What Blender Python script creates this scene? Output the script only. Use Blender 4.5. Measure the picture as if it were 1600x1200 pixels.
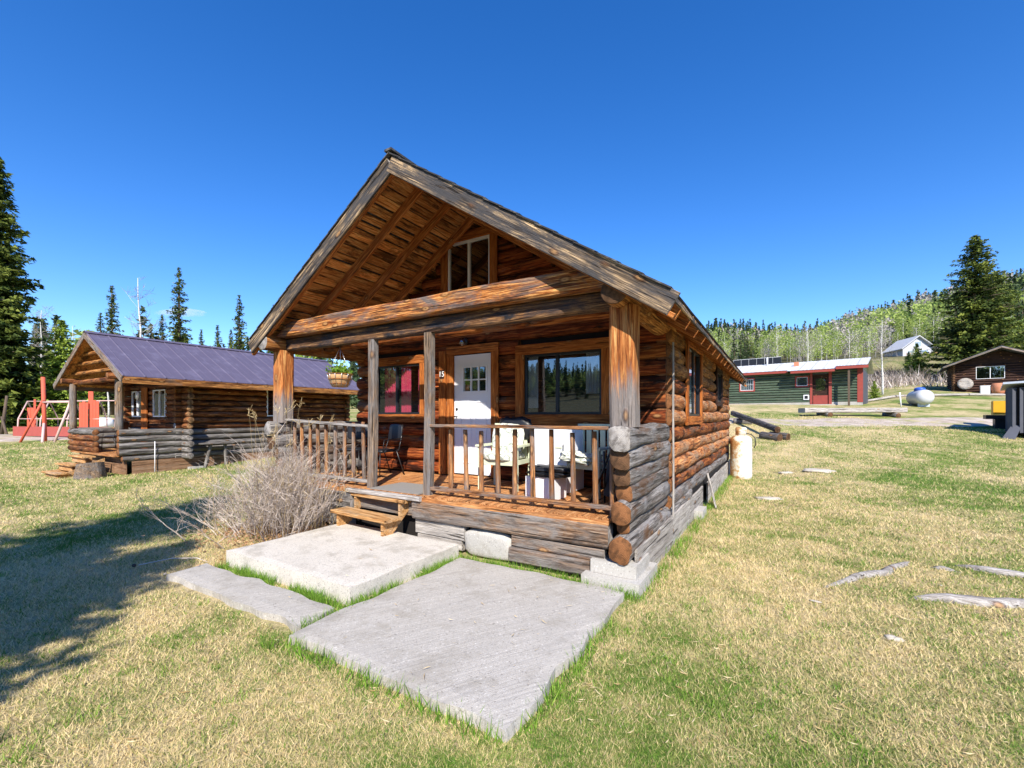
import bpy, math, random
import numpy as np
from mathutils import Vector, Matrix, noise as mn
random.seed(7); RNG = np.random.default_rng(7)
S = bpy.context.scene
for o in list(bpy.data.objects): bpy.data.objects.remove(o)

# ---------------------------------------------------------------- camera, sky, sun, exposure
YAW = math.radians(31)
CAM = (1.31, -4.41, 1.65)
cd = bpy.data.cameras.new('camera'); cam = bpy.data.objects.new('camera', cd); S.collection.objects.link(cam)
cam.location = CAM; cam.rotation_euler = (math.radians(90), 0, YAW)
cd.sensor_width = 36; cd.lens = 690 / 1600 * 36; cd.shift_y = 50 / 1600
cd.clip_start = 0.05; cd.clip_end = 6000
S.camera = cam
SUN_AZ = math.radians(34); SUN_EL = math.radians(39.5)
sdir = Vector((math.sin(SUN_AZ) * math.cos(SUN_EL), -math.cos(SUN_AZ) * math.cos(SUN_EL), math.sin(SUN_EL)))
w = bpy.data.worlds.new('World'); S.world = w; w.use_nodes = True
wn = w.node_tree; wn.nodes.clear()
sky = wn.nodes.new('ShaderNodeTexSky'); sky.sky_type = 'NISHITA'; sky.sun_disc = False
sky.sun_elevation = SUN_EL; sky.sun_rotation = math.atan2(sdir.x, sdir.y)
sky.altitude = 900; sky.air_density = 1.0; sky.dust_density = 0.15; sky.ozone_density = 3.0
hs = wn.nodes.new('ShaderNodeHueSaturation'); hs.inputs['Saturation'].default_value = 1.33; hs.inputs['Value'].default_value = 1.0; hs.inputs['Hue'].default_value = .511
bg = wn.nodes.new('ShaderNodeBackground'); bg.inputs['Strength'].default_value = 0.135
wo = wn.nodes.new('ShaderNodeOutputWorld')
wn.links.new(sky.outputs[0], hs.inputs['Color']); wn.links.new(hs.outputs[0], bg.inputs['Color']); wn.links.new(bg.outputs[0], wo.inputs[0])
sl = bpy.data.lights.new('sun', 'SUN'); sl.energy = 4.5; sl.angle = math.radians(0.55); sl.color = (1.0, 0.93, 0.82)
so = bpy.data.objects.new('sun', sl); S.collection.objects.link(so); so.location = (20, -30, 40)
so.rotation_euler = sdir.to_track_quat('Z', 'Y').to_euler()
S.view_settings.view_transform = 'Standard'; S.view_settings.look = 'None'
S.view_settings.exposure = 0.86; S.view_settings.gamma = 1; S.view_settings.use_curve_mapping = False
S.render.engine = 'CYCLES'
S.cycles.max_bounces = 6; S.cycles.transparent_max_bounces = 10; S.cycles.volume_bounces = 1

# ---------------------------------------------------------------- node helpers
class NT:
    def __init__(s, name):
        s.m = bpy.data.materials.new(name); s.m.use_nodes = True; s.t = s.m.node_tree; s.t.nodes.clear()
        s.out = s.n('ShaderNodeOutputMaterial')
    def n(s, ty, **k):
        x = s.t.nodes.new(ty)
        for a, b in k.items(): setattr(x, a, b)
        return x
    def l(s, a, b): s.t.links.new(a, b)
    def val(s, sock, v):
        if hasattr(v, 'is_output') or hasattr(v, 'links'): s.l(v, sock)
        else:
            if isinstance(v, (tuple, list)) and len(v) == 3 and sock.type == 'RGBA': v = (*v, 1)
            sock.default_value = v
    def coord(s, kind='Object'): return s.n('ShaderNodeTexCoord').outputs[kind]
    def geo(s, kind='Position'): return s.n('ShaderNodeNewGeometry').outputs[kind]
    def rand(s): return s.n('ShaderNodeObjectInfo').outputs['Random']
    def attr(s, nm): return s.n('ShaderNodeAttribute', attribute_name=nm).outputs['Fac']
    def vmath(s, op, a, b):
        x = s.n('ShaderNodeVectorMath', operation=op); s.val(x.inputs[0], a); s.val(x.inputs[1], b); return x.outputs[0]
    def math(s, op, a, b=0.0, clamp=False):
        x = s.n('ShaderNodeMath', operation=op, use_clamp=clamp); s.val(x.inputs[0], a); s.val(x.inputs[1], b); return x.outputs[0]
    def noise(s, vec, scale, detail=4, rough=.55, dist=0.0):
        x = s.n('ShaderNodeTexNoise'); s.l(vec, x.inputs['Vector']); x.inputs['Scale'].default_value = scale
        x.inputs['Detail'].default_value = detail; x.inputs['Roughness'].default_value = rough; x.inputs['Distortion'].default_value = dist
        return x.outputs[0]
    def voro(s, vec, scale, feature='F1', out='Distance'):
        x = s.n('ShaderNodeTexVoronoi', feature=feature); s.l(vec, x.inputs['Vector']); x.inputs['Scale'].default_value = scale
        return x.outputs[out]
    def ramp(s, fac, stops, interp='LINEAR'):
        x = s.n('ShaderNodeValToRGB'); r = x.color_ramp; r.interpolation = interp
        while len(r.elements) < len(stops): r.elements.new(.5)
        for e, (p, c) in zip(r.elements, stops):
            e.position = p; e.color = (c, c, c, 1) if isinstance(c, (int, float)) else (*c, 1)
        s.l(fac, x.inputs[0]); return x.outputs[0]
    def mix(s, fac, a, b, mode='MIX'):
        x = s.n('ShaderNodeMix', data_type='RGBA', blend_type=mode); s.val(x.inputs[0], fac); s.val(x.inputs[6], a); s.val(x.inputs[7], b); return x.outputs[2]
    def bump(s, h, strength=.3, dist=.01, nrm=None):
        x = s.n('ShaderNodeBump'); x.inputs['Strength'].default_value = strength; x.inputs['Distance'].default_value = dist
        s.l(h, x.inputs['Height'])
        if nrm is not None: s.l(nrm, x.inputs['Normal'])
        return x.outputs[0]
    def bsdf(s, col, rough=.8, bump=None, metal=0.0, spec=.3, **k):
        x = s.n('ShaderNodeBsdfPrincipled'); s.val(x.inputs['Base Color'], col); s.val(x.inputs['Roughness'], rough)
        x.inputs['Metallic'].default_value = metal; x.inputs['Specular IOR Level'].default_value = spec
        if bump is not None: s.l(bump, x.inputs['Normal'])
        for a, b in k.items(): s.val(x.inputs[a], b)
        s.l(x.outputs[0], s.out.inputs[0]); return x

def wood(name, dark, mid, light, stain=(.05, .035, .03), stain_amt=.5, grey=None, grey_amt=.0, var=.25, gs=1.0, rough=.82, knots=True, contrast=1.35, foot=None, sx_=.55, swirl=1.5):
    """grain runs along the object's local X"""
    t = NT(name); c = t.coord(); rnd = t.rand()
    off = t.math('MULTIPLY', rnd, 37.0)
    cmb = t.n('ShaderNodeCombineXYZ')
    for i in range(3): t.l(off, cmb.inputs[i])
    p = t.vmath('ADD', c, cmb.outputs[0])
    pg = t.vmath('MULTIPLY', p, (sx_ * gs, 10 * gs, 10 * gs))
    grain = t.noise(pg, 2.6, 7, .64, swirl)
    col = t.ramp(grain, [(.5 - .19 / contrast, dark), (.5, mid), (.5 + .19 / contrast, light)])
    fine = t.noise(t.vmath('MULTIPLY', p, (3, 70, 70)), 2.0, 3, .6)
    col = t.mix(.55, col, t.ramp(fine, [(.32, (.30,) * 3), (.62, (1.2,) * 3)]), 'MULTIPLY')
    bl = t.noise(t.vmath('MULTIPLY', p, (.9, 3.2, 3.2)), 1.7, 5, .65, .4)
    sf = t.ramp(bl, [(.51, 0.0), (.62, stain_amt)])
    col = t.mix(sf, col, stain)
    if grey is not None:
        gn = t.noise(t.vmath('MULTIPLY', p, (.8, 2.4, 2.4)), 1.9, 6, .7, .8)
        g0 = .78 - grey_amt * .62
        gf = t.ramp(gn, [(max(g0 - .1, 0.0), 0.0), (min(g0 + .08, 1), .92)])
        gcol = t.mix(fine, tuple(v * .55 for v in grey), tuple(v * 1.25 for v in grey))
        col = t.mix(gf, col, gcol)
    if foot:
        sx = t.n('ShaderNodeSeparateXYZ'); t.l(c, sx.inputs[0])
        ff = t.ramp(t.math('ADD', sx.outputs[0], t.math('MULTIPLY', t.math('SUBTRACT', grain, .5), 1.1)), [(foot * .55, .9), (foot, 0.0)])
        col = t.mix(ff, col, t.mix(fine, (.13, .12, .115), (.34, .325, .31)))
    crack = t.noise(t.vmath('MULTIPLY', p, (.55, 16, 16)), 2.2, 3, .5, .3)
    cf = t.ramp(crack, [(.33, 1.0), (.365, 0.0)])
    col = t.mix(t.math('MULTIPLY', cf, .75), col, (.012, .008, .006))
    h = t.math('SUBTRACT', fine, t.math('MULTIPLY', cf, 1.4))
    if knots:
        kv = t.voro(t.vmath('MULTIPLY', p, (2.2, 5.0, 5.0)), 1.0)
        kf = t.ramp(kv, [(.0, 1.0), (.13, .8), (.2, 0.0)])
        kc = t.ramp(kv, [(.0, (.05, .02, .01)), (.07, (.55, .30, .12)), (.14, (.10, .04, .015))])
        col = t.mix(t.math('MULTIPLY', kf, .8), col, kc)
        h = t.math('ADD', h, kf)
    v = t.math('ADD', t.math('MULTIPLY', rnd, 2 * var), 1 - var)
    hv = t.n('ShaderNodeHueSaturation'); t.l(col, hv.inputs['Color']); t.l(v, hv.inputs['Value'])
    t.bsdf(hv.outputs[0], rough, t.bump(h, .9, .018), spec=.2)
    return t.m

def endgrain(name, c1, c2, dark=(.03, .02, .012)):
    t = NT(name); c = t.coord()
    d = t.vmath('ADD', t.vmath('MULTIPLY', c, (0, 1, 1)), (0, .01, .008))
    ln = t.n('ShaderNodeVectorMath', operation='LENGTH'); t.l(d, ln.inputs[0])
    wob = t.noise(c, 9, 3)
    rr = t.math('ADD', ln.outputs['Value'], t.math('MULTIPLY', wob, .035))
    rings = t.math('SINE', t.math('MULTIPLY', rr, 520.0))
    col = t.mix(t.math('ADD', t.math('MULTIPLY', rings, .28), .5), c1, c2)
    bl = t.noise(t.vmath('ADD', c, (3, 3, 3)), 14, 5, .7)
    col = t.mix(t.ramp(bl, [(.5, 0.0), (.68, .6)]), col, dark)
    cr = t.noise(t.vmath('MULTIPLY', c, (1, 2, 22)), 3.0, 3)
    col = t.mix(t.ramp(cr, [(.27, .85), (.32, 0.0)]), col, (.012, .008, .006))
    lg = t.noise(t.vmath('ADD', t.vmath('MULTIPLY', c, (1, 1, 1)), (7, 1, 4)), 5.5, 4, .6)
    col = t.mix(t.ramp(lg, [(.42, 0.0), (.62, .72)]), col, dark)
    t.bsdf(col, .9, t.bump(t.math('ADD', rings, bl), .5, .006), spec=.15)
    return t.m

def paint(name, col, rough=.5, var=.12, scale=6, metal=0.0, bumpy=.1, spec=.4, dirt=None, dirt_amt=.5, dscale=3):
    t = NT(name); c = t.coord()
    n = t.noise(c, scale, 5, .6)
    k = t.mix(n, tuple(v * (1 - var) for v in col), tuple(min(v * (1 + var), 1) for v in col))
    if dirt is not None:
        dn = t.noise(t.vmath('ADD', c, (5, 2, 9)), dscale, 7, .68, .4)
        k = t.mix(t.ramp(dn, [(.5, 0.0), (.66, dirt_amt)]), k, dirt)
    t.bsdf(k, rough, t.bump(t.noise(c, scale * 12, 4), bumpy, .004), metal, spec)
    return t.m

M = {}
M['log_orange'] = wood('log_orange', (.07, .014, .004), (.30, .078, .018), (.60, .22, .055), stain=(.018, .007, .004), stain_amt=.92, grey=(.25, .19, .145), grey_amt=.26)
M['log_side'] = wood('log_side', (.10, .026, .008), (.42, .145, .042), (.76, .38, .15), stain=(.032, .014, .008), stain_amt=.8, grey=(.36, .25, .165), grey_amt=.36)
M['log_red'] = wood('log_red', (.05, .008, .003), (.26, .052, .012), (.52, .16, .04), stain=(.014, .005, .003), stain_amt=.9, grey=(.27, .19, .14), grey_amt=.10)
M['log_gold'] = wood('log_gold', (.12, .040, .010), (.36, .14, .036), (.66, .33, .10), stain=(.035, .015, .007), stain_amt=.75, grey=(.22, .18, .15), grey_amt=.2)
M['log_grey'] = wood('log_grey', (.055, .047, .042), (.20, .18, .165), (.40, .37, .345), stain=(.13, .06, .024), stain_amt=.75, grey=(.30, .29, .29), grey_amt=.30, var=.18)
M['log_dark'] = wood('log_dark', (.03, .026, .024), (.11, .10, .10), (.22, .205, .20), stain=(.05, .035, .025), stain_amt=.5, var=.12)
M['beam'] = wood('beam_weathered', (.10, .022, .006), (.46, .15, .035), (.80, .40, .13), stain=(.10, .05, .03), stain_amt=.8, grey=(.15, .135, .13), grey_amt=.34, var=.03, contrast=1.8, sx_=.35, swirl=2.2)
M['beam_dark'] = wood('beam_dark', (.05, .02, .01), (.17, .08, .035), (.48, .26, .11), stain=(.014, .015, .020), stain_amt=.96, grey=(.035, .036, .045), grey_amt=.42, var=.05, sx_=.35, swirl=2)
M['sill'] = wood('sill_weathered', (.07, .035, .018), (.26, .15, .085), (.44, .33, .24), stain=(.045, .036, .032), stain_amt=.8, grey=(.26, .235, .215), grey_amt=.46, var=.05)
M['barge'] = wood('barge_board_wood', (.028, .023, .02), (.22, .155, .10), (.72, .50, .28), stain=(.035, .03, .028), stain_amt=.8, grey=(.075, .072, .075), grey_amt=.46, var=.05, gs=.6, contrast=2.0, sx_=.35, swirl=2.6)
M['trim'] = wood('trim_cedar', (.26, .070, .014), (.48, .145, .030), (.62, .235, .058), stain=(.14, .035, .008), stain_amt=.5, var=.12)
M['sheath'] = wood('sheathing', (.38, .12, .03), (.70, .30, .085), (.88, .50, .19), stain=(.06, .022, .01), stain_amt=.8, grey=(.30, .26, .20), grey_amt=.06, var=.32, contrast=1.2, sx_=.9, knots=False)
M['rafter'] = wood('rafter_wood', (.26, .07, .018), (.48, .165, .042), (.70, .31, .10), stain=(.07, .025, .01), stain_amt=.3, var=.12)
M['deck'] = wood('deck_boards', (.28, .095, .03), (.55, .235, .08), (.78, .43, .19), stain=(.30, .15, .07), stain_amt=.4, var=.12)
M['step'] = wood('step_wood', (.38, .17, .055), (.60, .32, .12), (.78, .50, .25), stain=(.50, .40, .28), stain_amt=.5, var=.06)
M['post'] = wood('post_wood', (.16, .040, .010), (.50, .17, .045), (.78, .42, .15), stain=(.20, .05, .012), stain_amt=.6, grey=(.26, .24, .225), grey_amt=.08, var=.05, foot=.55)
M['post_grey'] = wood('post_grey', (.07, .042, .028), (.24, .165, .11), (.44, .30, .18), stain=(.10, .085, .08), stain_amt=.5, grey=(.22, .205, .20), grey_amt=.40, var=.08)
M['baluster'] = wood('baluster_wood', (.13, .045, .015), (.38, .16, .06), (.62, .34, .15), stain=(.12, .09, .075), stain_amt=.5, grey=(.24, .22, .205), grey_amt=.36, var=.2)
M['rail_grey'] = wood('rail_bleached', (.24, .21, .19), (.42, .385, .35), (.58, .55, .52), stain=(.25, .22, .2), stain_amt=.3, var=.05)
M['skirt'] = wood('skirt_grey', (.30, .27, .24), (.46, .42, .38), (.60, .56, .51), stain=(.22, .19, .17), stain_amt=.35, var=.12, gs=.6)
M['brown_skirt'] = wood('skirt_brown', (.17, .085, .045), (.30, .17, .095), (.42, .27, .17), stain=(.12, .08, .06), stain_amt=.4, var=.08, gs=.5)
M['log2'] = wood('second_cabin_log', (.05, .013, .005), (.22, .070, .022), (.50, .23, .085), stain=(.018, .008, .005), stain_amt=.85, grey=(.24, .18, .13), grey_amt=.22, var=.22)
M['log2g'] = wood('second_cabin_log_grey', (.07, .062, .056), (.20, .185, .175), (.36, .34, .32), stain=(.08, .06, .045), stain_amt=.5, var=.12)
M['end_warm'] = endgrain('end_warm', (.36, .165, .07), (.17, .065, .025))
M['end_grey'] = endgrain('end_grey', (.48, .45, .42), (.32, .29, .27))
M['end_pale'] = endgrain('end_pale', (.62, .36, .18), (.42, .21, .09))
M['end_dark'] = endgrain('end_dark', (.22, .12, .06), (.10, .05, .03))
M['dark'] = paint('void_shade', (.012, .009, .008), .9)  # near-black that stands in for the shade of closed-in spaces
M['core'] = paint('core_shade', (.016, .009, .006), .95, var=.4, scale=9, bumpy=.5)  # near-black, so the shade between logs sits in this colour
M['white'] = paint('white_paint', (.80, .81, .84), .35, var=.02, scale=3, bumpy=.02)
M['whiteframe'] = paint('white_vinyl', (.82, .83, .85), .35, var=.03, bumpy=.03)
M['black'] = paint('black_plastic', (.014, .015, .019), .42, var=.3, bumpy=.1)
M['blackmetal'] = paint('black_frame', (.018, .018, .02), .35, var=.2, spec=.5)
M['steel'] = paint('bare_steel', (.55, .56, .58), .3, var=.1, metal=.9)
M['pale_green'] = paint('pale_green_paint', (.62, .66, .48), .6, var=.06, dirt=(.40, .40, .30), dirt_amt=.3)
M['roof_black'] = paint('roofing_dark', (.035, .033, .035), .85, var=.35, scale=12, bumpy=.5, dirt=(.25, .24, .22), dirt_amt=.4, dscale=9)
M['purple'] = paint('roof_metal_purple', (.105, .088, .130), .5, var=.06, scale=1.2, bumpy=.03, spec=.5, dirt=(.22, .20, .28), dirt_amt=.3)
M['red'] = paint('barn_red_paint', (.60, .105, .055), .7, var=.12, scale=4, dirt=(.36, .10, .07), dirt_amt=.5)
M['red_dull'] = paint('dull_red_paint', (.34, .075, .06), .75, var=.15)
M['pink_tube'] = paint('faded_pink_metal', (.62, .42, .38), .6, var=.1)
M['trim_red'] = paint('muted_red_trim', (.30, .055, .042), .75, var=.15, dirt=(.20, .05, .04), dirt_amt=.5)
M['blue'] = paint('blue_plastic', (.03, .10, .42), .4, var=.05)
M['yellow'] = paint('yellow_paint', (.80, .38, .02), .5, var=.1)
M['tank_white'] = paint('tank_white_enamel', (.56, .57, .60), .35, var=.03, spec=.5)
M['greybox'] = paint('grey_box', (.45, .50, .58), .5)
M['terracotta'] = paint('terracotta', (.50, .20, .11), .75, var=.15)
M['bark'] = paint('bark_brown', (.11, .078, .055), .95, var=.4, scale=8, bumpy=.8)
M['rock'] = paint('pale_rock', (.46, .42, .36), .9, var=.2, scale=7, bumpy=.5)
M['cloth_pink'] = paint('curtain_pink', (.85, .07, .17), .9, var=.2)
M['cloth_white'] = paint('curtain_white', (.55, .53, .56), .9, var=.15)
M['greypaint'] = paint('dark_grey_boards', (.075, .080, .10), .7, var=.25, scale=3, bumpy=.3)
M['metal_roof'] = paint('galvanised_roof', (.58, .59, .60), .62, var=.12, scale=1.5, metal=.0, dirt=(.40, .34, .30), dirt_amt=.35)
M['coir'] = paint('coir_liner', (.46, .28, .13), .95, var=.3, scale=25, bumpy=.8)
M['mat'] = paint('woven_mat', (.25, .235, .215), .95, var=.15, scale=60, bumpy=.8)
M['darkbrown_log'] = wood('old_dark_log', (.022, .011, .009), (.055, .027, .02), (.10, .055, .04), stain=(.02, .01, .008), stain_amt=.5)

def m_glass():
    t = NT('window_glass')
    lw = t.n('ShaderNodeFresnel'); lw.inputs[0].default_value = 1.9
    f = t.math('MULTIPLY', t.math('ADD', lw.outputs[0], .14, True), t.math('SUBTRACT', 1.0, t.geo('Backfacing')))
    g = t.n('ShaderNodeBsdfGlossy'); g.inputs['Roughness'].default_value = .01; g.inputs['Color'].default_value = (.85, .9, 1, 1)
    b = t.bump(t.noise(t.coord(), 2.2, 2), .04, .02); t.l(b, g.inputs['Normal'])
    tr = t.n('ShaderNodeBsdfTransparent'); tr.inputs[0].default_value = (.82, .85, .86, 1)
    mx = t.n('ShaderNodeMixShader'); t.l(f, mx.inputs[0]); t.l(tr.outputs[0], mx.inputs[1]); t.l(g.outputs[0], mx.inputs[2]); t.l(mx.outputs[0], t.out.inputs[0])
    return t.m
M['glass'] = m_glass()

def m_concrete(name, base, broom=False, z=0):
    t = NT(name); c = t.coord()
    n = t.noise(c, 1.6, 6, .6); k = t.mix(n, tuple(v * .86 for v in base), tuple(v * 1.1 for v in base))
    v = t.voro(c, 95, out='Color'); sep = t.n('ShaderNodeSeparateColor'); t.l(v, sep.inputs[0])
    k = t.mix(t.ramp(sep.outputs[0], [(.0, .65), (.18, .0), (.82, .0), (1, .55)]), k, t.mix(sep.outputs[1], (.16, .145, .13), (.74, .72, .68)))
    ag = t.noise(c, 160, 3); k = t.mix(.55, k, t.ramp(ag, [(.3, .62), (.68, 1.25)]), 'MULTIPLY')
    st = t.noise(t.vmath('ADD', c, (9, 4, 2)), 3.2, 6, .7); k = t.mix(t.ramp(st, [(.50, 0), (.64, .5)]), k, (.28, .25, .20))
    h = ag
    if broom:
        rot = t.n('ShaderNodeVectorRotate', rotation_type='Z_AXIS'); t.l(c, rot.inputs['Vector']); rot.inputs['Angle'].default_value = math.radians(32)
        wvo = t.noise(t.vmath('MULTIPLY', rot.outputs[0], (60, 1.6, 1)), 1.0, 4, .65, .6)
        k = t.mix(t.ramp(wvo, [(.42, .0), (.62, .42)]), k, (.27, .255, .235)); h = t.math('ADD', ag, wvo)
    crk = t.voro(t.vmath('ADD', c, (2.3, 1.1, 0)), .75, 'DISTANCE_TO_EDGE')
    pit = t.noise(t.vmath('ADD', c, (1, 6, 0)), 30, 3, .6); k = t.mix(t.ramp(pit, [(.30, .6), (.36, 0.0)]), k, (.16, .145, .125))
    t.bsdf(k, .92, t.bump(h, .5, .006), spec=.2); return t.m
M['slab'] = m_concrete('concrete_slab', (.60, .56, .495))
M['walk'] = m_concrete('concrete_walk', (.475, .445, .40), True)
M['pad'] = m_concrete('concrete_pad', (.46, .44, .405))

def grass_color(t, pos, rnd=None):
    p = t.vmath('MULTIPLY', pos, (1, 1, 0))
    a = t.noise(p, .32, 5, .62, .6); b = t.noise(t.vmath('ADD', p, (31, 7, 0)), 2.1, 6, .7, .3)
    f = t.math('ADD', t.math('MULTIPLY', a, .60), t.math('MULTIPLY', b, .42))
    sx = t.n('ShaderNodeSeparateXYZ'); t.l(pos, sx.inputs[0])
    # the left lawn and the yard beyond the track are greener, the strip along the cabin is straw
    g = t.n('ShaderNodeMapRange'); t.l(sx.outputs[0], g.inputs[0]); g.inputs[1].default_value = .3; g.inputs[2].default_value = 4.5; g.inputs[3].default_value = -.055; g.inputs[4].default_value = -.004
    g2 = t.n('ShaderNodeMapRange'); t.l(sx.outputs[0], g2.inputs[0]); g2.inputs[1].default_value = -11; g2.inputs[2].default_value = -3; g2.inputs[3].default_value = .045; g2.inputs[4].default_value = 0
    f = t.math('ADD', f, g2.outputs[0])
    f = t.math('ADD', f, g.outputs[0])
    if rnd is not None: f = t.math('ADD', f, t.math('MULTIPLY', t.math('SUBTRACT', rnd, .5), .34))
    return f
def m_grass(name, blade):
    t = NT(name); pos = t.geo(); rnd = t.attr('rnd') if blade else None
    f = grass_color(t, pos, rnd)
    if blade:
        col = t.ramp(f, [(.36, (.80, .65, .36)), (.46, (.60, .50, .24)), (.52, (.34, .36, .10)), (.59, (.13, .25, .035))])
        x = t.bsdf(col, .75, spec=.2); 
        tr = t.n('ShaderNodeBsdfTranslucent'); t.l(col, tr.inputs[0]); mx = t.n('ShaderNodeMixShader'); mx.inputs[0].default_value = .3
        t.l(x.outputs[0], mx.inputs[1]); t.l(tr.outputs[0], mx.inputs[2]); t.l(mx.outputs[0], t.out.inputs[0])
    else:
        fn = t.noise(pos, 26, 5, .75, .5); f2 = t.math('ADD', f, t.math('MULTIPLY', t.math('SUBTRACT', fn, .5), .28))
        col = t.ramp(f2, [(.38, (.60, .48, .27)), (.47, (.46, .39, .19)), (.53, (.27, .29, .09)), (.60, (.12, .20, .035))])
        dd = t.n('ShaderNodeVectorMath', operation='LENGTH'); t.l(pos, dd.inputs[0]); fl = t.n('ShaderNodeMapRange'); t.l(dd.outputs['Value'], fl.inputs[0]); fl.inputs[1].default_value = 98; fl.inputs[2].default_value = 135
        col = t.mix(fl.outputs[0], col, t.mix(fn, (.06, .065, .03), (.17, .16, .09)))
        so2 = t.noise(t.vmath('ADD', pos, (3, 8, 0)), 1.1, 7, .75, .6); col = t.mix(t.ramp(so2, [(.57, 0.0), (.66, .75)]), col, (.20, .145, .10))
        sp = t.noise(pos, 55, 4, .7); col = t.mix(.7, col, t.ramp(sp, [(.34, .38), (.62, 1.2)]), 'MULTIPLY')
        h = t.math('ADD', t.noise(pos, 9, 6, .7), t.math('MULTIPLY', sp, .5))
        t.bsdf(col, .95, t.bump(h, .8, .05), spec=.1)
    return t.m
M['ground'] = m_grass('lawn_ground', False); M['blade'] = m_grass('grass_blade', True)
def m_leaf(name, c1, c2, c3, sc=3.0, transl=.25):
    t = NT(name); n = t.math('ADD', t.math('MULTIPLY', t.noise(t.geo(), sc, 4, .6), .55), t.math('MULTIPLY', t.attr('rnd'), .45))
    col = t.ramp(n, [(.3, c1), (.5, c2), (.72, c3)]); x = t.bsdf(col, .7, spec=.2)
    tr = t.n('ShaderNodeBsdfTranslucent'); t.l(col, tr.inputs[0]); mx = t.n('ShaderNodeMixShader'); mx.inputs[0].default_value = transl
    t.l(x.outputs[0], mx.inputs[1]); t.l(tr.outputs[0], mx.inputs[2]); t.l(mx.outputs[0], t.out.inputs[0]); return t.m
M['spruce'] = m_leaf('spruce_needles_lit_tips', (.010, .022, .008), (.060, .092, .018), (.26, .30, .055), .7)  # black inner gaps and sunlit tips are put into these colours
M['spruce_far'] = m_leaf('spruce_needles_hazed', (.030, .055, .030), (.065, .10, .045), (.12, .165, .065), .25)  # needles lightened, distance haze is put into the colour
M['young'] = m_leaf('young_conifer_needles', (.10, .16, .025), (.26, .36, .05), (.42, .50, .10), 1.0)
M['aspen'] = m_leaf('aspen_leaf_haze', (.20, .28, .06), (.33, .42, .10), (.48, .56, .19), .05, .4)
M['baretwig'] = m_leaf('bare_twigs', (.24, .21, .19), (.36, .32, .29), (.48, .44, .40), .2, .2)
M['drytwig'] = m_leaf('dry_bush_twigs', (.25, .19, .155), (.50, .42, .36), (.76, .68, .60), 6, .1)
M['scrubtwig'] = m_leaf('scrub_twigs', (.10, .07, .055), (.19, .145, .115), (.32, .26, .20), .5, .1)
M['straw'] = m_leaf('straw_stalks', (.42, .28, .12), (.60, .46, .24), (.78, .66, .42), 6, .3)
M['deadleaf'] = m_leaf('dead_leaves', (.24, .12, .06), (.42, .24, .12), (.60, .40, .24), 9, .2)
M['weed'] = m_leaf('green_weed', (.09, .20, .02), (.17, .33, .035), (.30, .46, .07), 9, .35)
M['birch'] = paint('birch_bark', (.62, .60, .57), .8, var=.2, scale=5, dirt=(.08, .07, .06), dirt_amt=.7, dscale=7)
def m_dirt():
    t = NT('dirt_track'); p = t.geo(); n = t.noise(p, 1.5, 7, .7); k = t.ramp(n, [(.3, (.27, .21, .165)), (.5, (.44, .37, .31)), (.7, (.58, .51, .44))])
    f = grass_color(t, p); k = t.mix(t.ramp(t.noise(t.vmath('ADD', p, (4, 4, 0)), .8, 5, .65), [(.52, 0), (.6, .75)]), k, t.ramp(f, [(.45, (.42, .36, .17)), (.6, (.18, .25, .06))]))
    t.bsdf(k, .95, t.bump(t.noise(p, 14, 5, .7), .7, .04), spec=.1); return t.m
M['dirt'] = m_dirt()
def m_floral():
    t = NT('floral_cloth'); c = t.coord()
    v = t.n('ShaderNodeTexVoronoi'); v.inputs['Scale'].default_value = 7.5; t.l(c, v.inputs['Vector'])
    pt = t.vmath('SUBTRACT', t.vmath('MULTIPLY', c, (1, 1, 1)), v.outputs['Position'])
    n = t.noise(c, 17, 2, .5, 1.5)
    d = t.math('ADD', v.outputs['Distance'], t.math('MULTIPLY', n, .45))
    col = t.ramp(d, [(.0, (.72, .74, .68)), (.52, (.74, .76, .70)), (.56, (.30, .33, .28)), (.66, (.42, .45, .38)), (.72, (.74, .74, .66)), (.85, (.5, .52, .45))], 'CONSTANT')
    t.bsdf(col, .9, spec=.1); return t.m
M['floral'] = m_floral()
def m_tankrust():
    t = NT('rusty_white_enamel'); c = t.coord()
    a = t.noise(c, 2.4, 8, .72, .5); b = t.noise(c, 14, 6, .75)
    sx = t.n('ShaderNodeSeparateXYZ'); t.l(c, sx.inputs[0])
    side = t.math('MULTIPLY', sx.outputs[0], -.42)
    f = t.math('ADD', t.math('ADD', t.math('MULTIPLY', a, .6), t.math('MULTIPLY', b, .4)), side)
    col = t.ramp(f, [(.40, (.66, .66, .65)), (.47, (.62, .58, .46)), (.53, (.46, .25, .09)), (.64, (.20, .07, .025))])
    t.bsdf(col, .55, t.bump(b, .2, .003), spec=.4); return t.m
M['rust_tank'] = m_tankrust()

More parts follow.
